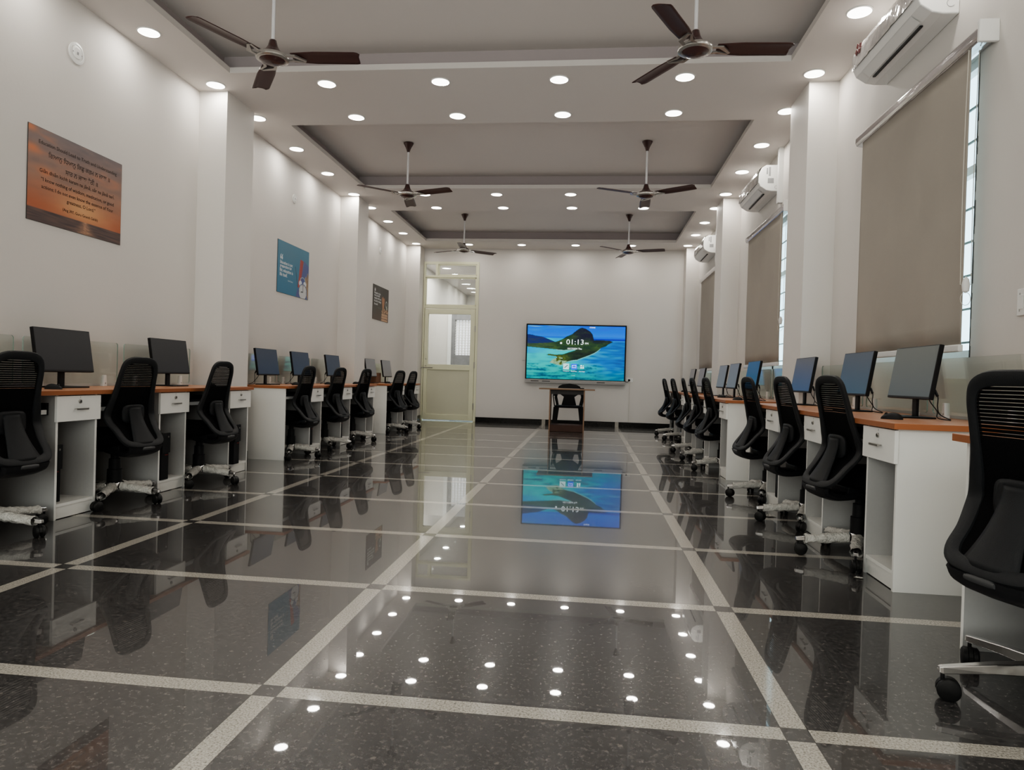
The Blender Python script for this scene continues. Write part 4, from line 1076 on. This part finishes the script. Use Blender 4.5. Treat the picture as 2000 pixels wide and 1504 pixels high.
# ------------------------------------------------------------------ monitors (screen faces +x)
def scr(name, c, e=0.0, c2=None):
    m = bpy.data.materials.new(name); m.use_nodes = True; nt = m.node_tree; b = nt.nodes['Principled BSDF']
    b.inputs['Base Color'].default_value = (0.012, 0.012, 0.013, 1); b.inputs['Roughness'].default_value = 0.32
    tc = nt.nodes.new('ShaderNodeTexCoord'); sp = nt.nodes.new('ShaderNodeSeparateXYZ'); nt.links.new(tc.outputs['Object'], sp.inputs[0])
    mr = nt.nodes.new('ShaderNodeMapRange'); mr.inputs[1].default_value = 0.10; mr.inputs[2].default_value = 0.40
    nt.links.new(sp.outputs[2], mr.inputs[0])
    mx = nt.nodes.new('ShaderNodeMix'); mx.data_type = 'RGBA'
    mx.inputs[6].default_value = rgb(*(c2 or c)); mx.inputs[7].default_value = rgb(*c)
    nt.links.new(mr.outputs[0], mx.inputs[0]); nt.links.new(mx.outputs[2], b.inputs['Emission Color']); b.inputs['Emission Strength'].default_value = e  # emission carries dim backlight together with reflections tinting the screen
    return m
def make_monitor(x, y, rz, label, group, smat, cable):
    m = empty('monitor', (x, y, 0.775), rz); tag(m, label, 'monitor', group)
    T = Matrix.Translation((0, 0, 0.105)) @ Matrix.Rotation(math.radians(-9), 4, 'Y')
    MB().box((-0.018, -0.25, 0), (0.006, 0.25, 0.292)).xf(T).build('monitor_casing', M['blk'], m, bevel=0.003)
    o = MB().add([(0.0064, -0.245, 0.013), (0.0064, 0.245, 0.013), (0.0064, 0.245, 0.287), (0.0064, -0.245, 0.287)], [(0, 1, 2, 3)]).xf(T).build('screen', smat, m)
    MB().box((-0.030, -0.13, 0.03), (-0.018, 0.13, 0.22)).xf(T).build('rear_housing', M['blk'], m, bevel=0.005)
    MB().box((-0.050, -0.025, 0.008), (-0.034, 0.025, 0.20)).build('stand_neck', M['blk'], m, bevel=0.003)
    MB().box((-0.10, -0.115, 0.0), (0.08, 0.115, 0.010)).build('stand_base', M['blk'], m, bevel=0.004)
    if cable:
        sgn = cable
        p = [(-0.035, sgn * 0.12, 0.15), (-0.05, sgn * 0.15, 0.09), (-0.06, sgn * 0.20, 0.045), (-0.04, sgn * 0.25, 0.012), (-0.08, sgn * 0.30, 0.004)]
        MB().tube(crom(p, 6, False), 0.0028, 6).build('video_cable', M['blk'], m)
        p = [(-0.04, sgn * 0.20, 0.16), (-0.045, sgn * 0.235, 0.12), (-0.04, sgn * 0.245, 0.07), (-0.06, sgn * 0.23, 0.03), (-0.10, sgn * 0.26, 0.004)]
        MB().tube(crom(p, 6, False), 0.0028, 6).build('power_lead', M['blk'], m)
        MB().cyl((-0.042, sgn * 0.205, 0.155), (-0.044, sgn * 0.232, 0.125), 0.007, n=8).build('cable_connector', M['blk'], m)
MS = {'dark': scr('screen_dark', (46, 46, 48), 0.13), 'blue': scr('screen_slate', (62, 76, 96), 0.144), 'grey': scr('screen_grey_sheen', (104, 100, 98), 0.32),
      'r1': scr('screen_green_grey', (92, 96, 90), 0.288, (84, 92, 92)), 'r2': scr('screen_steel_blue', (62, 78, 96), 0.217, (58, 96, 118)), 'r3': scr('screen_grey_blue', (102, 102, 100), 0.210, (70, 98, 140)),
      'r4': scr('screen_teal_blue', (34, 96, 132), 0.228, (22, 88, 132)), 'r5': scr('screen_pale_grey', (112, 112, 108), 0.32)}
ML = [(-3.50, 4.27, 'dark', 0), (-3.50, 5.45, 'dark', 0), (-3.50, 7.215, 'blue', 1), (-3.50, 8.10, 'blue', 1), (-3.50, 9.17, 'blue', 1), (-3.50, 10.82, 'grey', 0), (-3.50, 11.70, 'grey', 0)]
ol = ['first visible', 'second visible', 'third', 'fourth', 'fifth', 'second last', 'last']
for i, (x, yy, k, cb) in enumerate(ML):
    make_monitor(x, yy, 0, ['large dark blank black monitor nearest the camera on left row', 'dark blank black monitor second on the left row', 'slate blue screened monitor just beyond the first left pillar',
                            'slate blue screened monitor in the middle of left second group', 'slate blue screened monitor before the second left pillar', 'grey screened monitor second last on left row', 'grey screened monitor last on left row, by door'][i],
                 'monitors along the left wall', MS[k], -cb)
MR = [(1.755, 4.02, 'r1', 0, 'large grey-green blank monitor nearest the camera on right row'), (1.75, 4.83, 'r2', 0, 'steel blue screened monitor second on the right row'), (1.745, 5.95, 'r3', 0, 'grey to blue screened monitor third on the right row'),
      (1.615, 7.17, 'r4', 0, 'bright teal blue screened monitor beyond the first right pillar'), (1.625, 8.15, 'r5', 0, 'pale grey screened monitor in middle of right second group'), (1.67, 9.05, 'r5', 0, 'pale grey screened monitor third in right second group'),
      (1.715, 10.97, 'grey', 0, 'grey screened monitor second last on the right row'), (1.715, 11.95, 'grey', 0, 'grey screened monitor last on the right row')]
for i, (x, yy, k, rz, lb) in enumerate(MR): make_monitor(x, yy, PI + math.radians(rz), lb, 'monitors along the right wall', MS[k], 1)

# mice
def mouse(x, y, rz, label):
    m = empty('computer_mouse', (x, y, 0.775), rz); tag(m, label, 'mouse', 'computer mice on the desks')
    def f(u, v):
        a = u * 2 * PI; b = v * PI / 2
        r_ = math.cos(b); return (0.052 * r_ * math.cos(a), 0.031 * r_ * math.sin(a) * (1 - 0.12 * math.cos(a)), 0.034 * math.sin(b) * (1 - 0.15 * math.cos(a) * r_))
    MB().grid(f, 20, 8).build('shell', M['blk2'], m, smooth=True)
    MB().cyl((0.026, -0.004, 0.026), (0.026, 0.004, 0.026), 0.008, n=12).build('scroll_wheel', M['rubber'], m)
mouse(-3.30, 3.92, 0.2, 'black computer mouse beside nearest left monitor'); mouse(-3.28, 5.68, -0.3, 'black computer mouse on third desk of left row')
mouse(-3.30, 7.48, 0.3, 'black computer mouse on fourth desk of left row'); mouse(-3.30, 8.45, 0.3, 'black computer mouse on fifth desk of left row'); mouse(-3.30, 9.50, 0.3, 'black computer mouse on sixth desk of left row')
mouse(-3.30, 11.05, 0.3, 'black computer mouse on second last desk of left row')
mouse(1.55, 3.72, 2.6, 'black computer mouse at the front corner of the first full right desk')
mouse(1.46, 6.98, 2.4, 'black computer mouse near the teal screened monitor on right'); mouse(1.50, 8.02, 2.4, 'black computer mouse on second desk of middle right group')
mouse(1.58, 10.72, 2.4, 'black computer mouse on second last desk of right row'); mouse(1.58, 11.75, 2.4, 'black computer mouse on last desk of right row')

# tower computers inside the pedestals (z of shelf = 0.093)
def tower(x, y, d, label):
    t_ = empty('tower_computer', (x, y, 0.093)); tag(t_, label, 'computer tower', 'tower computers in the desk pedestals')
    MB().box((-0.14, -0.047, 0), (0.14, 0.047, 0.345)).build('tower_case', M['blk'], t_, bevel=0.004)
    f = MB().box((d * 0.14, -0.048, 0.20), (d * 0.152, 0.048, 0.35)).build('front_bezel', M['blk2'], t_, bevel=0.003)
    MB().box((d * 0.1525, -0.020, 0.185), (d * 0.154, 0.015, 0.190)).build('logo_strip', mat('red_strip', (0.25, 0.02, 0.015, 1), 0.4), f)
    MB().cyl((d * 0.152, 0.02, 0.32), (d * 0.155, 0.02, 0.32), 0.007, n=12).build('power_button', M['steel'], f)
tl = ['nearest', 'second', 'third', 'fourth', 'fifth', 'sixth']
for i, yy in enumerate(LY[:6]):
    tower(-3.13 - (0.20, 0.135, 0.10, 0.15, 0.16, 0.2)[i], yy + WL - 0.345 + 0.073, 1, 'slim black tower computer inside the pedestal of the %s left desk' % tl[i])
tower(1.41 + 0.15, 5.24 + 0.080, -1, 'slim black tower computer inside the pedestal of third full right desk')

o = empty('cardboard_box', (-3.62, 11.36, 0.775)); tag(o, 'small brown cardboard box between the last two left monitors', 'box')
MB().box((-0.06, -0.14, 0), (0.06, 0.14, 0.17)).build('carton', M['card'], o, bevel=0.002)
MB().box((-0.061, -0.02, 0.168), (0.062, 0.02, 0.172)).build('tape', M['brown_edge'], o)

# scraps of plastic wrap on the floor
def scrap(x, y, r, label, sd):
    def f(u, v):
        a = u * 2 * PI
        rr = r * v * (1 + 0.5 * N3(math.cos(a) * 1.5 + sd, math.sin(a) * 1.5, sd))
        return (x + rr * math.cos(a), y + rr * 0.6 * math.sin(a), 0.004 + 0.35 * r * abs(N3(u * 7 + sd, v * 5, sd)) * (1 if v < 0.95 else 0.1))
    tag(MB().grid(f, 20, 5).build('plastic_scrap', M['wrap'], smooth=True), label, 'plastic scrap')
scrap(1.30, 5.05, 0.05, 'torn piece of bubble wrap on floor by second full right desk', 1.0)
scrap(1.34, 3.52, 0.022, 'tiny torn plastic scrap at the foot of the first full right desk', 2.3)
scrap(-3.33, 5.30, 0.06, 'loose bubble wrap hanging under the third left chair', 3.1)

# ------------------------------------------------------------------ camera, world
cam = bpy.data.cameras.new('camera'); co = bpy.data.objects.new('camera', cam); col.objects.link(co); sc.camera = co
cam.sensor_width = 36.0; cam.sensor_fit = 'HORIZONTAL'; cam.lens = 1341.4674 / 2000 * 36.0
cam.clip_start = 0.05; cam.clip_end = 200
r_ = Vector((0.9933349536110541, 0.11141973368024835, 0.029518009437421375)); u_ = Vector((-0.03050130416425823, 0.0071305756062781875, 0.9995092922708636)); f_ = Vector((-0.11115457875771276, 0.99374785425587, -0.010481497175964359))
mw = Matrix((r_, u_, -f_)).transposed().to_4x4(); mw.translation = (0, 0, 0.93); co.matrix_world = mw

def lamp(name, loc, sx, sy, power, color, up):
    l = bpy.data.lights.new(name, 'AREA'); l.shape = 'RECTANGLE'; l.size = sx; l.size_y = sy; l.energy = power; l.color = color
    o = bpy.data.objects.new(name, l); col.objects.link(o); o.location = loc
    o.rotation_euler = (PI if up else 0, 0, 0); o.visible_camera = False; o.visible_glossy = False
    return o
lamp('fill_lamp', (-0.86, 5.7, 0.79), 4.2, 16.0, 11, (1.0, 0.965, 0.95), True)  # added upward fill above the desks, brightens ceiling and walls
lamp('floor_bounce_fill', (-0.86, 5.7, 0.03), 4.3, 16.0, 19, (1.0, 0.965, 0.95), True)  # added upward fill at floor level, imitates light bounced off the floor
lamp('corridor_fill', (-3.0, 16.0, 3.4), 1.8, 2.6, 55, (1.0, 0.97, 0.95), False)  # added unseen fill brightening the room beyond the door, no fixture
lamp('corridor_fill_far', (-2.0, 19.5, 3.4), 3.0, 3.0, 60, (1.0, 0.97, 0.95), False)  # second added fill, deeper in the room beyond
bl_ = lamp('daylight_fill', (-0.86, -2.45, 1.7), 5.0, 2.6, 112, (0.93, 1.0, 0.98), False)  # added unseen fill at the back wall, imitates daylight from behind
bl_.rotation_euler = (PI / 2, 0, 0)

wd = bpy.data.worlds.new('world'); sc.world = wd; wd.use_nodes = True
bg = wd.node_tree.nodes['Background']; bg.inputs[0].default_value = (0.62, 0.85, 1.0, 1); bg.inputs[1].default_value = 2.2
sc.view_settings.view_transform = 'AgX'; sc.view_settings.look = 'AgX - Medium High Contrast'; sc.view_settings.exposure = 1.0
sc.cycles.use_adaptive_sampling = True; sc.cycles.adaptive_threshold = 0.03; sc.cycles.max_bounces = 6; sc.cycles.diffuse_bounces = 3; sc.cycles.glossy_bounces = 4; sc.cycles.transparent_max_bounces = 10; sc.cycles.transmission_bounces = 6
sc.cycles.caustics_reflective = False; sc.cycles.caustics_refractive = False; sc.cycles.sample_clamp_indirect = 3.0
sc.cycles.use_denoising = True; sc.cycles.blur_glossy = 4.0
